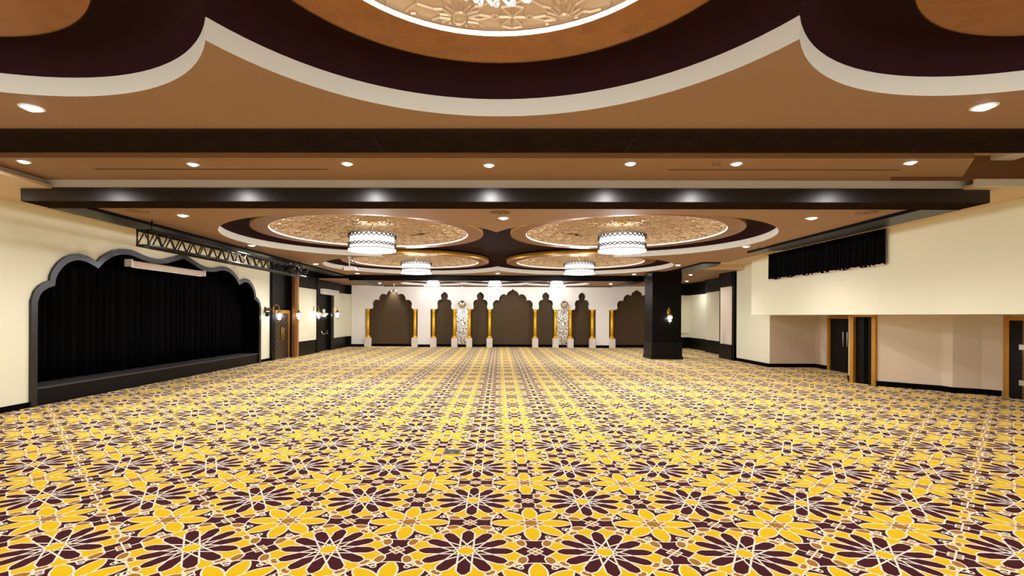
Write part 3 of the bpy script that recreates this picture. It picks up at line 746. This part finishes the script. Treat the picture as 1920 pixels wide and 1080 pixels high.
# panelled wall end
we = MB().box(11.0, 11.35, 23.72, 25.5, 0, 0.72).box(11.0, 11.35, 23.72, 25.5, 3.5, 4.3).box(11.0, 11.35, 23.72, 24.1, 0, 4.3).box(11.02, 11.35, 25.42, 25.5, 0, 4.3)
we.box(10.96, 11.0, 23.8, 23.9, 0, 4.28)
struct(we.obj('trim_13', M['black']))
struct(MB().box(11.03, 11.3, 24.1, 25.42, 0.72, 3.5).obj('trim_14', M['panel']))
# alcove
al = MB().box(12.3, 12.45, 29.6, 33.2, 0, ZS).box(11.1, 12.4, 33.0, 33.1, 0, ZS).box(12.05, 12.4, 28.4, 29.65, 0, ZS).box(12.0, 12.4, 25.5, 28.4, 0, ZS)
struct(al.obj('wall_alcove', M['wall']))
ad = MB().box(12.27, 12.3, 29.66, 33.0, 3.42, 4.2).box(11.1, 12.3, 32.97, 33.0, 3.42, 4.2).box(12.0, 12.35, 28.3, 29.68, 3.45, 4.2)
ad.box(11.97, 12.0, 25.5, 28.4, 3.45, 4.2).box(11.97, 12.0, 25.5, 28.4, 0, 0.71)
ad.box(12.27, 12.3, 29.66, 33.0, 0, 0.71).box(11.1, 12.3, 32.97, 33.0, 0, 0.71).box(12.0, 12.35, 28.3, 29.68, 0, 0.71)
struct(ad.obj('trim_15', M['black']))
x0, z0 = ony(1277, 624, 32.97); x1, z1 = ony(1292, 602, 32.97)
ap = thing('access_panel', 'flat cream access panel on the recess wall behind the square pillar', 'panel', ((x0 + x1) / 2, 32.99, (z0 + z1) / 2))
hx, hz = 0.35, (z1 - z0) / 2
bevel(MB().box(-hx, hx, -0.05, 0.0, -hz, hz).obj('door_plate', M['wall'], ap), 0.008)
MB().box(-hx - 0.03, -hx, -0.055, 0.0, -hz - 0.03, hz + 0.03).box(hx, hx + 0.03, -0.055, 0, -hz - 0.03, hz + 0.03).box(-hx, hx, -0.055, 0, -hz - 0.03, -hz).box(-hx, hx, -0.055, 0, hz, hz + 0.03).obj('panel_frame', M['wall'], ap)

# right-hand doors
d3 = thing('door_3', 'black double door with two steel bar handles and gold frame in the recess', 'door', (12.88, 0, 0)); d3['kind'] = 'structure'
for a, b_, y in ((17.95, 18.84, 18.75), (18.86, 19.75, 18.97)):
    lf = MB().box(-0.05, 0, a, b_, 0.01, 2.0).obj('door_leaf', M['black'], d3)
    MB().tube([(-0.05, y, 0.95), (-0.11, y, 0.97), (-0.11, y, 1.5), (-0.05, y, 1.52)], 0.018, 8).obj('door_handle', M['steel'], lf)
MB().box(-0.1, 0.0, 19.75, 19.9, 0, 2.1).box(-0.1, 0.0, 17.8, 19.75, 2.0, 2.1).obj('door_frame', M['goldw'], d3)
d4 = thing('door_4', 'narrow black doorway in a rough gold frame on the right wall', 'door', (11.2, 15.73, 0)); d4['kind'] = 'structure'
d4.rotation_euler = (0, 0, math.atan2(11.3 - 11.1, 16.08 - 15.38))
MB().box(0.06, 0.1, -0.3, 0.33, 0.0, 2.06).obj('door_leaf', M['black'], d4)
MB().box(0.055, 0.06, -0.12, 0.02, 0.0, 2.06).obj('leaf_edge', M['edge'], d4)
MB().box(-0.05, 0.1, -0.42, -0.3, 0, 2.12).box(-0.05, 0.1, 0.28, 0.4, 0, 2.12).box(-0.05, 0.1, -0.3, 0.28, 2.06, 2.12).obj('door_frame', M['goldw'], d4)
d5 = thing('door_5', 'dark door leaf with steel hinges in a gold frame at the right edge', 'door', (13.2, 0, 0)); d5['kind'] = 'structure'
MB().box(-0.03, 0.02, 13.25, 13.4, 0, 2.12).box(-0.03, 0.02, 11.0, 13.25, 1.99, 2.1).obj('door_frame', M['goldw'], d5)
MB().box(-0.01, 0.02, 12.92, 13.25, 0, 1.99).obj('fixed_leaf', M['black'], d5)
lf = MB().box(-0.03, 0.0, 11.0, 12.89, 0.01, 1.97).obj('door_leaf', M['carved'], d5)
MB().box(-0.012, 0.0, 12.895, 12.92, 0, 1.97).obj('leaf_edge', M['goldw'], d5)
for z in (0.35, 1.25): MB().box(-0.045, -0.03, 12.84, 12.98, z, z + 0.13).obj('hinge', M['steel'], lf)

# short black valance curtain high on the right wall
va = thing('valance_curtain', 'short black pleated curtain with pale ragged hem high on the right wall', 'curtain', (XR - 0.1, 16.35, 3.45))
pc = pleats(-2.87, 2.87, 0.0, 0.95, 0.035, 0.2, seed=5, sag=lambda f: 0.02 * math.sin(f * 40)).obj('cloth', M['velvet'], va)
sm = pc.modifiers.new('thickness', 'SOLIDIFY'); sm.thickness = 0.01
fr = MB(); rr = random.Random(4)
for k in range(46):
    y = -2.85 + 5.7 * k / 46; h = rr.choice([0.02, 0.03, 0.05, 0.07])
    fr.quadmesh([(0.005, y, 0.03), (0.005, y + 0.12, 0.03), (0.02, y + 0.12 * rr.uniform(0.2, 0.8), 0.0 - h), (-0.01, y, 0.03), (-0.01, y + 0.12, 0.03)], [(0, 1, 2), (3, 4, 2), (0, 3, 2), (1, 4, 2)])
fr.obj('hem_fringe', M['fringe'], va)
MB().tube([(0, -2.95, 0.955), (0, 2.95, 0.955)], 0.02, 8).obj('rail', M['blackm'], va)

# ------------------------------------------------------------------ ceiling domes with gold rings
def rib_pattern(R, s, wdt, hgt, surf, ox=0.0, oy=0.0):
    """raised ridges: round-centred rosettes on a triangular lattice linked by stars"""
    segs = []
    def S(p, q):
        if math.hypot(*p) < R and math.hypot(*q) < R: segs.append((p, q))
        elif math.hypot(*p) < R or math.hypot(*q) < R:
            a, b2 = (p, q) if math.hypot(*p) < R else (q, p); lo, hi = 0, 1
            for _ in range(18):
                md = (lo + hi) / 2
                if math.hypot(a[0] + (b2[0] - a[0]) * md, a[1] + (b2[1] - a[1]) * md) < R: lo = md
                else: hi = md
            segs.append((a, (a[0] + (b2[0] - a[0]) * lo, a[1] + (b2[1] - a[1]) * lo)))
    nn = int(R / s) + 2
    def P(c, r, a): return (c[0] + r * math.cos(a), c[1] + r * math.sin(a))
    for i in range(-2 * nn, 2 * nn + 1):
        for j in range(-2 * nn, 2 * nn + 1):
            c = (s * (i + 0.5 * (j % 2)) + ox, s * 0.866 * j + oy)
            if math.hypot(*c) > R + s: continue
            for k in range(12): S(P(c, 0.07 * s, k * PI / 6), P(c, 0.07 * s, (k + 1) * PI / 6))
            for k in range(12):
                a = k * PI / 6; tip = 0.30 if k % 2 == 0 else 0.26
                for sg in (-1, 1):
                    S(P(c, 0.085 * s, a), P(c, 0.19 * s, a + sg * 0.16)); S(P(c, 0.19 * s, a + sg * 0.16), P(c, tip * s, a))
            for k in range(3):
                a = k * PI / 3; m_ = P(c, 0.5 * s, a)
                for q in range(8): S(m_, P(m_, (0.13 if q % 2 == 0 else 0.15) * s, a + q * PI / 4))
                for q in range(8): S(P(m_, (0.13 if q % 2 == 0 else 0.15) * s, a + q * PI / 4), P(m_, (0.15 if q % 2 == 0 else 0.13) * s, a + (q + 1) * PI / 4))
                for e0 in (0.335, 0.665):
                    d0 = P(c, e0 * s, a)
                    for sg in (-1, 1): S(P(c, (e0 - 0.035) * s, a), P(d0, 0.03 * s, a + sg * PI / 2)); S(P(d0, 0.03 * s, a + sg * PI / 2), P(c, (e0 + 0.035) * s, a))
            for a in (PI / 6, PI / 2):
                tcen = P(c, 0.5774 * s, a)
                for k in range(3):
                    b2 = a + k * 2 * PI / 3
                    S(P(tcen, 0.317 * s, b2 + PI), P(tcen, 0.15 * s, b2 + PI))
                for k in range(6): S(P(tcen, 0.15 * s, a + k * PI / 3), P(tcen, 0.15 * s, a + (k + 1) * PI / 3))
    m_ = MB()
    for p, q in segs:
        dx, dy = q[0] - p[0], q[1] - p[1]; l = math.hypot(dx, dy)
        if l < 1e-4: continue
        nx, ny = -dy / l * wdt, dx / l * wdt
        zp, zq = surf(math.hypot(*p)), surf(math.hypot(*q))
        m_.quadmesh([(p[0] + nx, p[1] + ny, zp), (p[0], p[1], zp - hgt), (p[0] - nx, p[1] - ny, zp), (q[0] + nx, q[1] + ny, zq), (q[0], q[1], zq - hgt), (q[0] - nx, q[1] - ny, zq)], [(0, 1, 4, 3), (1, 2, 5, 4)])
    return m_

def make_dome(label, x, y, z, Rg, Rd, rise, thick, cove, rib_w, rib_h, zpl):
    t = thing('ceiling_dome', label, 'ceiling dome', (x, y, z), group='round ceiling domes with gold rings')
    n_ = 96
    MB().lathe([(Rd, 0.0), (Rg, 0.0), (Rg, thick), (Rd + 0.05, thick), (Rd, 0.03)], n=n_, smooth=False, caps=False).obj('gold_ring', M['gold'], t, fix=True)
    MB().lathe([(Rg + 0.004, -0.004), (Rg + 0.006, 0.0), (Rg + 0.006, thick - 0.004), (Rg + 0.002, thick)], n=n_, caps=False).obj('lit_ring_edge', M['goldr'], t)  # shell over the ring's edge; the light on it is in its colour
    surf = lambda r: 0.05 + rise * (1 - (r / Rd) ** 2)
    prof = [(0.001, surf(0))] + [(Rd * 1.01 * k / 14, surf(Rd * k / 14)) for k in range(1, 15)]
    pn = MB().lathe(prof, n=64, caps=False)
    pn.obj('dome_panel', M['dome'], t)
    rib_pattern(Rd * 0.985, 0.77, rib_w, rib_h, surf, -0.30, 1.06).obj('relief_pattern', M['dome'], t, fix=False)
    MB().lathe([(Rd * 0.999, 0.0), (Rd * 0.999, 0.026), (Rd * 0.992, 0.034)], n=64, caps=False).obj('cove_strip', cove, t)
    # hangers up into the slab keep the disc off the vault
    MB().lathe([(Rg * 0.9, thick), (Rg * 0.9, zpl - z + 0.02)], n=48, caps=False).obj('collar', M['purple'], t)
    return t
lab1 = ['gold-ringed ceiling dome cut off at the top left of the view', 'large gold-ringed relief dome above the near crystal chandelier at top centre', 'gold-ringed ceiling dome cut off at the top right of the view']
for (x, y, R, g, dR), lb in zip(BAY1, lab1): make_dome(lb, x, y, 4.15, g, dR, 0.16, 0.16, M['cove'], 0.0085, 0.014, 4.36)
lab2 = ['front left gold-ringed dome of the four-leaf ceiling recess', 'front right gold-ringed dome of the four-leaf ceiling recess', 'rear left gold-ringed dome of the four-leaf ceiling recess', 'rear right gold-ringed dome of the four-leaf ceiling recess']
d2 = None
for (x, y, R, g, dR), lb in zip(BAY2, lab2):
    if d2 is None: d2 = make_dome(lb, x, y, 4.42, g, dR, 0.3, 0.15, M['cove2'], 0.013, 0.028, 4.62)
    else:
        c = copy_tree(d2); c.location = (x, y, 4.42); c['label'] = lb
lab3 = ['small far dome recess above the left back chandelier', 'small far dome recess above the middle back chandelier', 'small far dome recess above the right back chandelier']
for (x, y, R, g, dR), lb in zip(BAY3, lab3): make_dome(lb, x, y, 4.14, g, dR, 0.1, 0.1, M['cove2'], 0.013, 0.016, 4.3)

# ------------------------------------------------------------------ chandeliers
def make_chandelier(label, x, y, ztop, R, h, zdome, power, near=False):
    t = thing('chandelier', label, 'chandelier', (x, y, ztop), group='crystal drum chandeliers')
    MB().lathe([(R + 0.015, -0.035), (R + 0.015, 0.0), (0.02, 0.0)], n=48).obj('top_ring', M['steel'], t)
    MB().lathe([(0.14, zdome - ztop - 0.03), (0.14, zdome - ztop + 0.02)], n=24).obj('ceiling_rose', M['brass'], t)
    MB().tube([(0, 0, 0), (0, 0, zdome - ztop)], 0.02, 8).obj('rod', M['steel'], t)
    MB().lathe([(R * 0.93, -h * 0.98), (R * 0.93, -0.03)], n=48).obj('crystal_curtain', M['glow'], t)
    # diamond lattice of crystal bars around the drum
    k_ = 30
    bands = [(-0.02, -h * 0.28), (-h * 0.62, -h * 0.8)]
    lts = {b_[0]: MB() for b_ in bands}
    for i in range(k_):
        for (zt_, zb_) in bands:
            lt = lts[zt_]
            for sgn in (1, -1):
                a0 = 2 * PI * i / k_; a1 = a0 + sgn * 2 * PI / k_
                pts = [(R * math.cos(a0 + (a1 - a0) * q / 2), R * math.sin(a0 + (a1 - a0) * q / 2), zt_ + (zb_ - zt_) * q / 2) for q in range(3)]
                lt.tube(pts, 0.008 if R < 0.5 else 0.014, 4, smooth=False)
    for (zt_, zb_), nm_ in zip(bands, ('upper_lattice', 'lower_lattice')): lts[zt_].obj(nm_, M['marble'], t)
    MB().lathe([(R + 0.01, -h), (R + 0.01, -h + 0.02), (R - 0.01, -h + 0.02), (R - 0.01, -h)], n=48, caps=False).obj('bottom_ring', M['steel'], t)
    if near:
        for i in range(22):
            a = 2 * PI * i / 22
            w_ = 0.05; zz = -h - 0.012
            dm_ = MB()
            for r_ in (R + 0.01, R + 0.025):
                pass
            ct = Vector((R * math.cos(a), R * math.sin(a), zz)); tg = Vector((-math.sin(a), math.cos(a), 0)); rd = Vector((math.cos(a), math.sin(a), 0))
            P4 = [ct + tg * -w_, ct + Vector((0, 0, -w_)), ct + tg * w_, ct + Vector((0, 0, w_))]
            for q in range(4):
                A_, B_ = P4[q], P4[(q + 1) % 4]; dm_.tube([A_, B_], 0.008, 4, smooth=False)
            dm_.obj('crystal_diamond', M['glow2'], t)
        for i in range(44):
            a = 2 * PI * (i + 0.5) / 44; rr_ = R * (0.97 if i % 2 else 0.8)
            dp = MB().lathe([(0.001, 0.035), (0.005, 0.03), (0.017, 0.0), (0.019, -0.012), (0.013, -0.025), (0.001, -0.03)], (rr_ * math.cos(a), rr_ * math.sin(a), -h - 0.05), 8, smooth=False)
            dp.tube([(rr_ * math.cos(a), rr_ * math.sin(a), -h - 0.02), (rr_ * math.cos(a), rr_ * math.sin(a), -h + 0.05)], 0.003, 4)
            dp.obj('crystal_drop', M['crystal'], t)
    else:
        bt = MB(); nt = 56; vt_ = []
        for i in range(nt * 2):
            a = PI * i / nt; rr_ = R - 0.005; vt_ += [(rr_ * math.cos(a), rr_ * math.sin(a), -h + 0.01), (rr_ * math.cos(a), rr_ * math.sin(a), -h - (0.045 if i % 2 else 0.012))]
        bt.quadmesh(vt_, [(2 * i, (2 * i + 2) % (4 * nt), (2 * i + 3) % (4 * nt), 2 * i + 1) for i in range(2 * nt)])
        bt.obj('crystal_fringe', M['glow'], t)
    light('chandelier_light', 'POINT', (0, 0, -h - 0.12), power, COOL if not near else WARM, t, shadow_soft_size=0.3)
    light('chandelier_uplight', 'POINT', (0, 0, 0.05), power * 0.07, (1, 0.93, 0.85), t, shadow_soft_size=0.3)
    return t
for (x, y, R, g, dR), lb in zip(BAY1, ['crystal chandelier under the dome at the far left, outside the top edge', 'near crystal chandelier whose drops show at the top centre edge', 'crystal chandelier under the dome at the far right, outside the top edge']):
    make_chandelier(lb, x, y, 4.275, 0.345, 0.34, 4.35, 32, True)
cl2 = ['glowing crystal drum chandelier under the front left dome', 'glowing crystal drum chandelier under the front right dome', 'glowing crystal drum chandelier under the rear left dome', 'glowing crystal drum chandelier under the rear right dome']
ch2 = None
for (x, y, R, g, dR), lb in zip(BAY2, cl2):
    if ch2 is None: ch2 = make_chandelier(lb, x, y, 4.42, 0.68, 0.47, 4.76, 210)
    else:
        c = copy_tree(ch2); c.location = (x, y, 4.42); c['label'] = lb
ch3 = None
for (x, y, R, g, dR), lb in zip(BAY3, ['small far chandelier above the left end of the arcade', 'small far chandelier above the central arch', 'small far chandelier above the right end of the arcade']):
    if ch3 is None: ch3 = make_chandelier(lb, x, y, 4.13, 0.43, 0.26, 4.25, 90)
    else:
        c = copy_tree(ch3); c.location = (x, y, 4.13); c['label'] = lb

# ------------------------------------------------------------------ downlights
dl = None
def downlight(x, y, z, label, group, power=60, size=1.0, angle=158):
    global dl
    if dl is None:
        t = thing('downlight', label, 'downlight', (x, y, z), group=group)
        MB().lathe([(0.075, -0.003), (0.085, -0.008), (0.1, -0.006), (0.104, 0.002)], n=24, caps=False).obj('bezel', M['white'], t)
        MB().lathe([(0.001, -0.03), (0.04, -0.026), (0.065, -0.014), (0.075, 0.0)], n=20).obj('bulb_face', M['spot'], t)
        l = light('downlight_beam', 'SPOT', (0, 0, -0.06), power, WARM, t, shadow_soft_size=0.07, spot_size=math.radians(angle), spot_blend=0.7)
        dl = t
        return t
    t = copy_tree(dl); t.location = (x, y, z); t['label'] = label; t['group'] = group
    for ch in t.children:
        if ch.type == 'LIGHT':
            ch.data = ch.data.copy(); ch.data.energy = power * LAMP; ch.data.spot_size = math.radians(angle)
        else: ch.scale = (size, size, 1)
    return t
P1, P2, P3 = 60, 165, 90
g1 = 'downlights of the near ceiling'
for p, lb in (((60, 202), 'bright recessed downlight at the upper left, in front of the first dark beam'), ((1845, 200), 'bright recessed downlight at the upper right, in front of the first dark beam')):
    x, y = onz(p[0], p[1], Z1); downlight(x, y, Z1, lb, g1, P1)
gt_ = 'downlights in the tray between the two long beams'
tl = ['leftmost', 'second from left', 'third from left', 'middle', 'third from right', 'second from right', 'rightmost']
for p, lb in zip(((45, 303), (362, 308), (651, 307), (917, 310), (1182, 307), (1381, 307), (1707, 305)), tl):
    x, y = onz(p[0], p[1], 4.57); downlight(x, y, 4.57, lb + ' of the seven downlights in the row between the two long dark beams', gt_, P1, 1.0, 174)
g2 = 'downlights around the four-leaf recess'
for p, lb in (((343, 404), 'downlight behind the second beam near the left ceiling corner'), ((944, 409), 'downlight at the front cusp between the two front domes'), ((1522, 409), 'downlight behind the second beam near the right ceiling corner'),
              ((472, 460), 'downlight left of the front left dome, above the truss'), ((1399, 462), 'downlight right of the front right dome'), ((592, 495), 'downlight left of the rear left dome'), ((1271, 497), 'downlight right of the rear right dome, by the pillar'),
              ((670, 512.5), 'downlight below the ceiling projector in the rear left ceiling corner'), ((933, 512.5), 'downlight at the rear cusp between the two rear domes'), ((1189, 514), 'downlight in the rear right ceiling corner left of the pillar')):
    x, y = onz(p[0], p[1], Z2); downlight(x, y, Z2, lb, g2, P2, 1.25)
g3 = 'downlights near the back arcade'
for p, lb in (((712, 531), 'far downlight at the left end of the arcade ceiling'), ((797, 535.2), 'far downlight washing the wall above the first narrow arch'), ((1058, 536.4), 'far downlight washing the wall above the right disco ball'), ((1145, 532), 'far downlight at the right end of the arcade ceiling')):
    x, y = onz(p[0], p[1], Z3); y = min(y, 32.58); downlight(x, y, Z3, lb, g3, P3 * 0.6 if y < 32 else 2, 1.2)
x, y = XB(931), 32.58; downlight(x, y, Z3, 'far downlight washing the wall above the central arch', g3, 2, 1.0)

downlight(XB(734.7), 33.22, 4.05, 'hidden downlight behind the leftmost big arch, casting a cone of light on the brown wall', 'downlights behind the arches', 150, 1.0, 62)
ga = 'downlights in the side recess ceiling'
for p, lb in (((1295, 515), 'nearer downlight in the low ceiling of the recess beside the pillar'), ((1288, 527), 'farther small downlight in the low ceiling of the recess beside the pillar')):
    x, y = onz(p[0], p[1], 4.18); downlight(x, y, 4.18, lb, ga, 60, 1.1)
for i, (x, y) in enumerate(((-9.6, 8.6), (-4.0, -1.5), (4.0, -1.5), (0, -1.5))):
    if i == 0: downlight(x, y, ZS, 'downlight in the tan ceiling strip along the left wall', 'downlights along the left wall', 10)
    else: downlight(x, y, ZS, 'unseen fill downlight behind the viewpoint, ' + ['left', 'right', 'centre'][i - 1], 'unseen fill downlights behind the viewpoint', 110)  # unseen lamps added behind the camera for general fill

# vents
vt = None
for p, lb in (((260, 396), 'round ceiling air diffuser by the left ceiling corner behind the beam'), ((937, 399), 'round ceiling air diffuser next to the centre downlight'), ((1625, 399), 'round ceiling air diffuser by the right ceiling corner behind the beam'), ((1431, 462), 'round ceiling air diffuser right of the front right dome')):
    x, y = onz(p[0], p[1], Z2)
    if vt is None:
        vt = thing('air_diffuser', lb, 'vent', (x, y, Z2), group='round ceiling diffusers')
        MB().lathe([(0.20, 0.0), (0.25, -0.012), (0.26, 0.0)], n=32, caps=False).obj('outer_ring', M['ceil'], vt)
        MB().lathe([(0.001, -0.001), (0.2, -0.001), (0.2, 0.003)], n=32).obj('cavity', M['grilld'], vt)
        for r_ in (0.06, 0.11, 0.16): MB().lathe([(r_, -0.004), (r_ + 0.022, -0.015), (r_ + 0.026, -0.004)], n=32, caps=False).obj('cone', M['grill'], vt)
    else:
        c = copy_tree(vt); c.location = (x, y, Z2); c['label'] = lb
for (p0, p1, lb) in (((175, 316.5), (618, 317.5), 'long dark slot air diffuser in the left half of the tray ceiling'), ((1252, 318), (1690, 317.5), 'long dark slot air diffuser in the right half of the tray ceiling')):
    a = onz(*p0, 4.57); b_ = onz(*p1, 4.57); L_ = (b_[0] - a[0]) / 2
    sd = thing('slot_diffuser', lb, 'vent', ((a[0] + b_[0]) / 2, 8.72, 4.57), group='slot diffusers of the tray ceiling')
    MB().box(-L_, L_, -0.035, 0.035, -0.004, 0.002).obj('frame', M['grill'], sd)
    MB().box(-L_ + 0.02, L_ - 0.02, -0.02, 0.02, -0.006, -0.003).obj('slot', M['grilld'], sd)
x, y = onz(1343, 306, 4.57)
sdt = thing('ceiling_speaker', 'small round grey ceiling fitting beside a downlight in the tray', 'ceiling fitting', (x, y, 4.57))
MB().lathe([(0.001, -0.03), (0.06, -0.028), (0.085, -0.004), (0.09, 0.002)], n=24).obj('cover', M['grill'], sdt)
MB().lathe([(0.05, -0.031), (0.06, -0.031), (0.06, -0.026)], n=24, caps=False).obj('ring', M['grilld'], sdt)

# ------------------------------------------------------------------ truss with stage lights
tr = thing('lighting_truss', 'black lattice lighting truss hanging along the left ceiling edge', 'truss', (-7.9, 15.95, 3.6))
TL, TH, TW = 4.65, 0.34, 0.25
for (xx, zz) in ((0, 0), (0, TH), (-TW, 0), (-TW, TH)): MB().tube([(xx, -TL, zz), (xx, TL, zz)], 0.032, 8).obj('chord', M['blackm'], tr)
br_ = MB(); nb = 20
for i in range(nb):
    y0 = -TL + 2 * TL * i / nb; y1 = y0 + 2 * TL / nb; ym_ = (y0 + y1) / 2
    for xx in (0, -TW): br_.tube([(xx, y0, 0), (xx, ym_, TH), (xx, y1, 0)], 0.017, 6)
    br_.tube([(0, y0, 0), (-TW, y1, 0)], 0.012, 5)
br_.obj('lattice_web', M['blackm'], tr)
for s in (-1, 1):
    e_ = MB()
    for xx in (0, -TW): e_.tube([(xx, s * TL, 0), (xx, s * TL, TH)], 0.02, 6)
    for zz in (0, TH): e_.tube([(0, s * TL, zz), (-TW, s * TL, zz)], 0.02, 6)
    e_.obj('end_frame', M['blackm'], tr)
for y in (-TL + 0.3, 0, TL - 0.3):
    MB().box(-TW - 0.02, 0.02, y - 0.03, y + 0.03, TH - 0.01, TH + 0.04).obj('hanger_bar', M['blackm'], tr)
    MB().tube([(-TW / 2, y, TH), (-TW / 2, y, 0.612)], 0.022, 6).obj('hanger', M['blackm'], tr)
gl = 'stage lights on the truss'
for i, (y, lb) in enumerate(((18.7, 'stage spotlight on the far part of the truss, nearest of three'), (19.3, 'stage spotlight on the truss with a green indicator light'), (19.95, 'stage spotlight at the far end of the truss'))):
    t = thing('stage_light', lb, 'stage light', (-7.75, y, 3.775), group=gl)
    MB().lathe([(0.09, -0.18), (0.1, -0.1), (0.1, 0.12), (0.07, 0.17), (0.001, 0.18)], n=16, axis='x').obj('lamp_body', M['blackm'], t); lb_ = t.children[-1]
    MB().lathe([(0.001, 0.0), (0.085, 0.0), (0.085, 0.01)], (-0.185, 0, 0), 16, axis='x').obj('front_lens', M['lens'], lb_)
    MB().tube([(0, -0.12, 0.0), (0, -0.12, 0.15), (0, 0.12, 0.15), (0, 0.12, 0.0)], 0.012, 5).obj('yoke', M['blackm'], t)
    MB().box(-0.17, 0.02, -0.03, 0.03, 0.14, 0.19).obj('clamp', M['steel'], t)
    if i == 1: MB().box(0.1, 0.12, -0.09, 0.09, 0.04, 0.1).obj('indicator', M['led'], t)

# ------------------------------------------------------------------ projectors
x, y = onz(655, 482, Z2)
pj = thing('projector', 'white ceiling projector on a pole below the rear left dome', 'projector', (x, y, Z2), group='ceiling projectors')
MB().tube([(0, 0, 0), (0, 0, -0.34)], 0.025, 10).obj('pole', M['white'], pj)
MB().lathe([(0.08, -0.02), (0.08, 0.0)], n=16).obj('ceiling_plate', M['white'], pj)
pbd = bevel(MB().box(-0.18, 0.27, -0.16, 0.16, -0.5, -0.36).obj('body', M['white'], pj), 0.03, 3)
MB().lathe([(0.05, -0.24), (0.055, -0.17)], (0, 0.0, -0.43), 16, axis='x').obj('lens_barrel', M['lens'], pbd)
MB().tube([(0.08, 0.0, 0.0), (0.14, 0, -0.1), (0.26, 0, -0.3), (0.3, 0, -0.42), (0.27, 0, -0.46)], 0.012, 6).obj('cable', M['blackm'], pj)
MB().box(-0.1, 0.1, -0.05, 0.05, -0.36, -0.33).obj('mount', M['steel'], pj)
p2 = copy_tree(pj); x, z = ony(739.5, 544, 31.0); p2.location = (x - 0.03, 31.0, Z3); p2['label'] = 'small far white projector hanging before the tip of the leftmost big arch'
p2.rotation_euler = (0, 0, PI / 2)

# ------------------------------------------------------------------ wall sconces
sc0 = None
def sconce(loc, rz, label):
    global sc0
    if sc0 is None:
        t = thing('wall_sconce', label, 'wall lamp', loc, rz, 'brass and crystal wall sconces')
        MB().prism([(-0.05, 0.0), (0.0, -0.16), (0.05, 0.0), (0.035, 0.12), (0.0, 0.2), (-0.035, 0.12)], 0.0, 0.03, 'x').obj('back_plate', M['brass'], t)
        MB().tube([(0.02, 0, 0.0)] + [(0.16 - 0.13 * math.cos(a), 0, 0.06 + 0.2 * math.sin(a)) for a in [PI * k / 9 for k in range(10)]] + [(0.29, 0, -0.02)], 0.012, 7).obj('arm', M['brass'], t)
        MB().lathe([(0.012, 0.06), (0.03, 0.0), (0.08, -0.07), (0.11, -0.1), (0.1, -0.12)], (0.29, 0, 0), 16).obj('crown', M['brass'], t)
        MB().lathe([(0.05, -0.13), (0.062, -0.2), (0.055, -0.38), (0.04, -0.42)], (0.29, 0, 0), 16).obj('lamp_glass', M['lamp'], t)
        cr_ = MB()
        for k in range(12):
            a = 2 * PI * k / 12; cx_, cy_ = 0.29 + 0.105 * math.cos(a), 0.105 * math.sin(a)
            cr_.lathe([(0.001, 0.0), (0.02, -0.03), (0.018, -0.14), (0.001, -0.18)], (cx_, cy_, -0.12), 5, smooth=False)
            cr_.lathe([(0.001, 0.0), (0.016, -0.02), (0.001, -0.07)], (0.29 + 0.08 * math.cos(a + 0.2), 0.08 * math.sin(a + 0.2), -0.34), 5, smooth=False)
        cr_.obj('crystal_skirt', M['crystal'], t)
        MB().lathe([(0.03, -0.43), (0.02, -0.47), (0.03, -0.49), (0.001, -0.54)], (0.29, 0, 0), 10).obj('finial', M['brass'], t)
        light('sconce_light', 'POINT', (0.13, 0, -0.27), 3.5, COOL, t, shadow_soft_size=0.05)
        sc0 = t; return t
    t = copy_tree(sc0); t.location = loc; t.rotation_euler = (0, 0, rz); t['label'] = label; return t
for px_, lb, xx in ((512, 'wall sconce left of the carved double door', -10.12), (549, 'wall sconce between the double door and the bronze pilaster', -9.9), (587.5, 'wall sconce on the cream panel left of the fire exit', XL2), (623.5, 'wall sconce on the cream panel right of the fire exit', XL2 + 0.05)):
    y, z = onx(px_, 582, xx); sconce((xx, y, z), 0, lb)
x, z = ony(1252, 587, 24.34); sconce((x, 24.33, z), -PI / 2, 'single wall sconce on the front face of the square pillar')

# floor socket
x, y = onz(848, 848, 0)
fs_ = thing('floor_socket', 'square steel floor socket box set in the carpet', 'floor socket', (x, y, 0))
bevel(MB().box(-0.13, 0.13, -0.12, 0.12, 0.0, 0.01).obj('frame', M['chrome'], fs_), 0.004)
MB().box(-0.1, 0.1, -0.08, 0.09, 0.01, 0.014).obj('lid', M['blackm'], fs_)
MB().box(-0.03, 0.03, -0.075, -0.06, 0.014, 0.018).obj('latch', M['steel'], fs_)
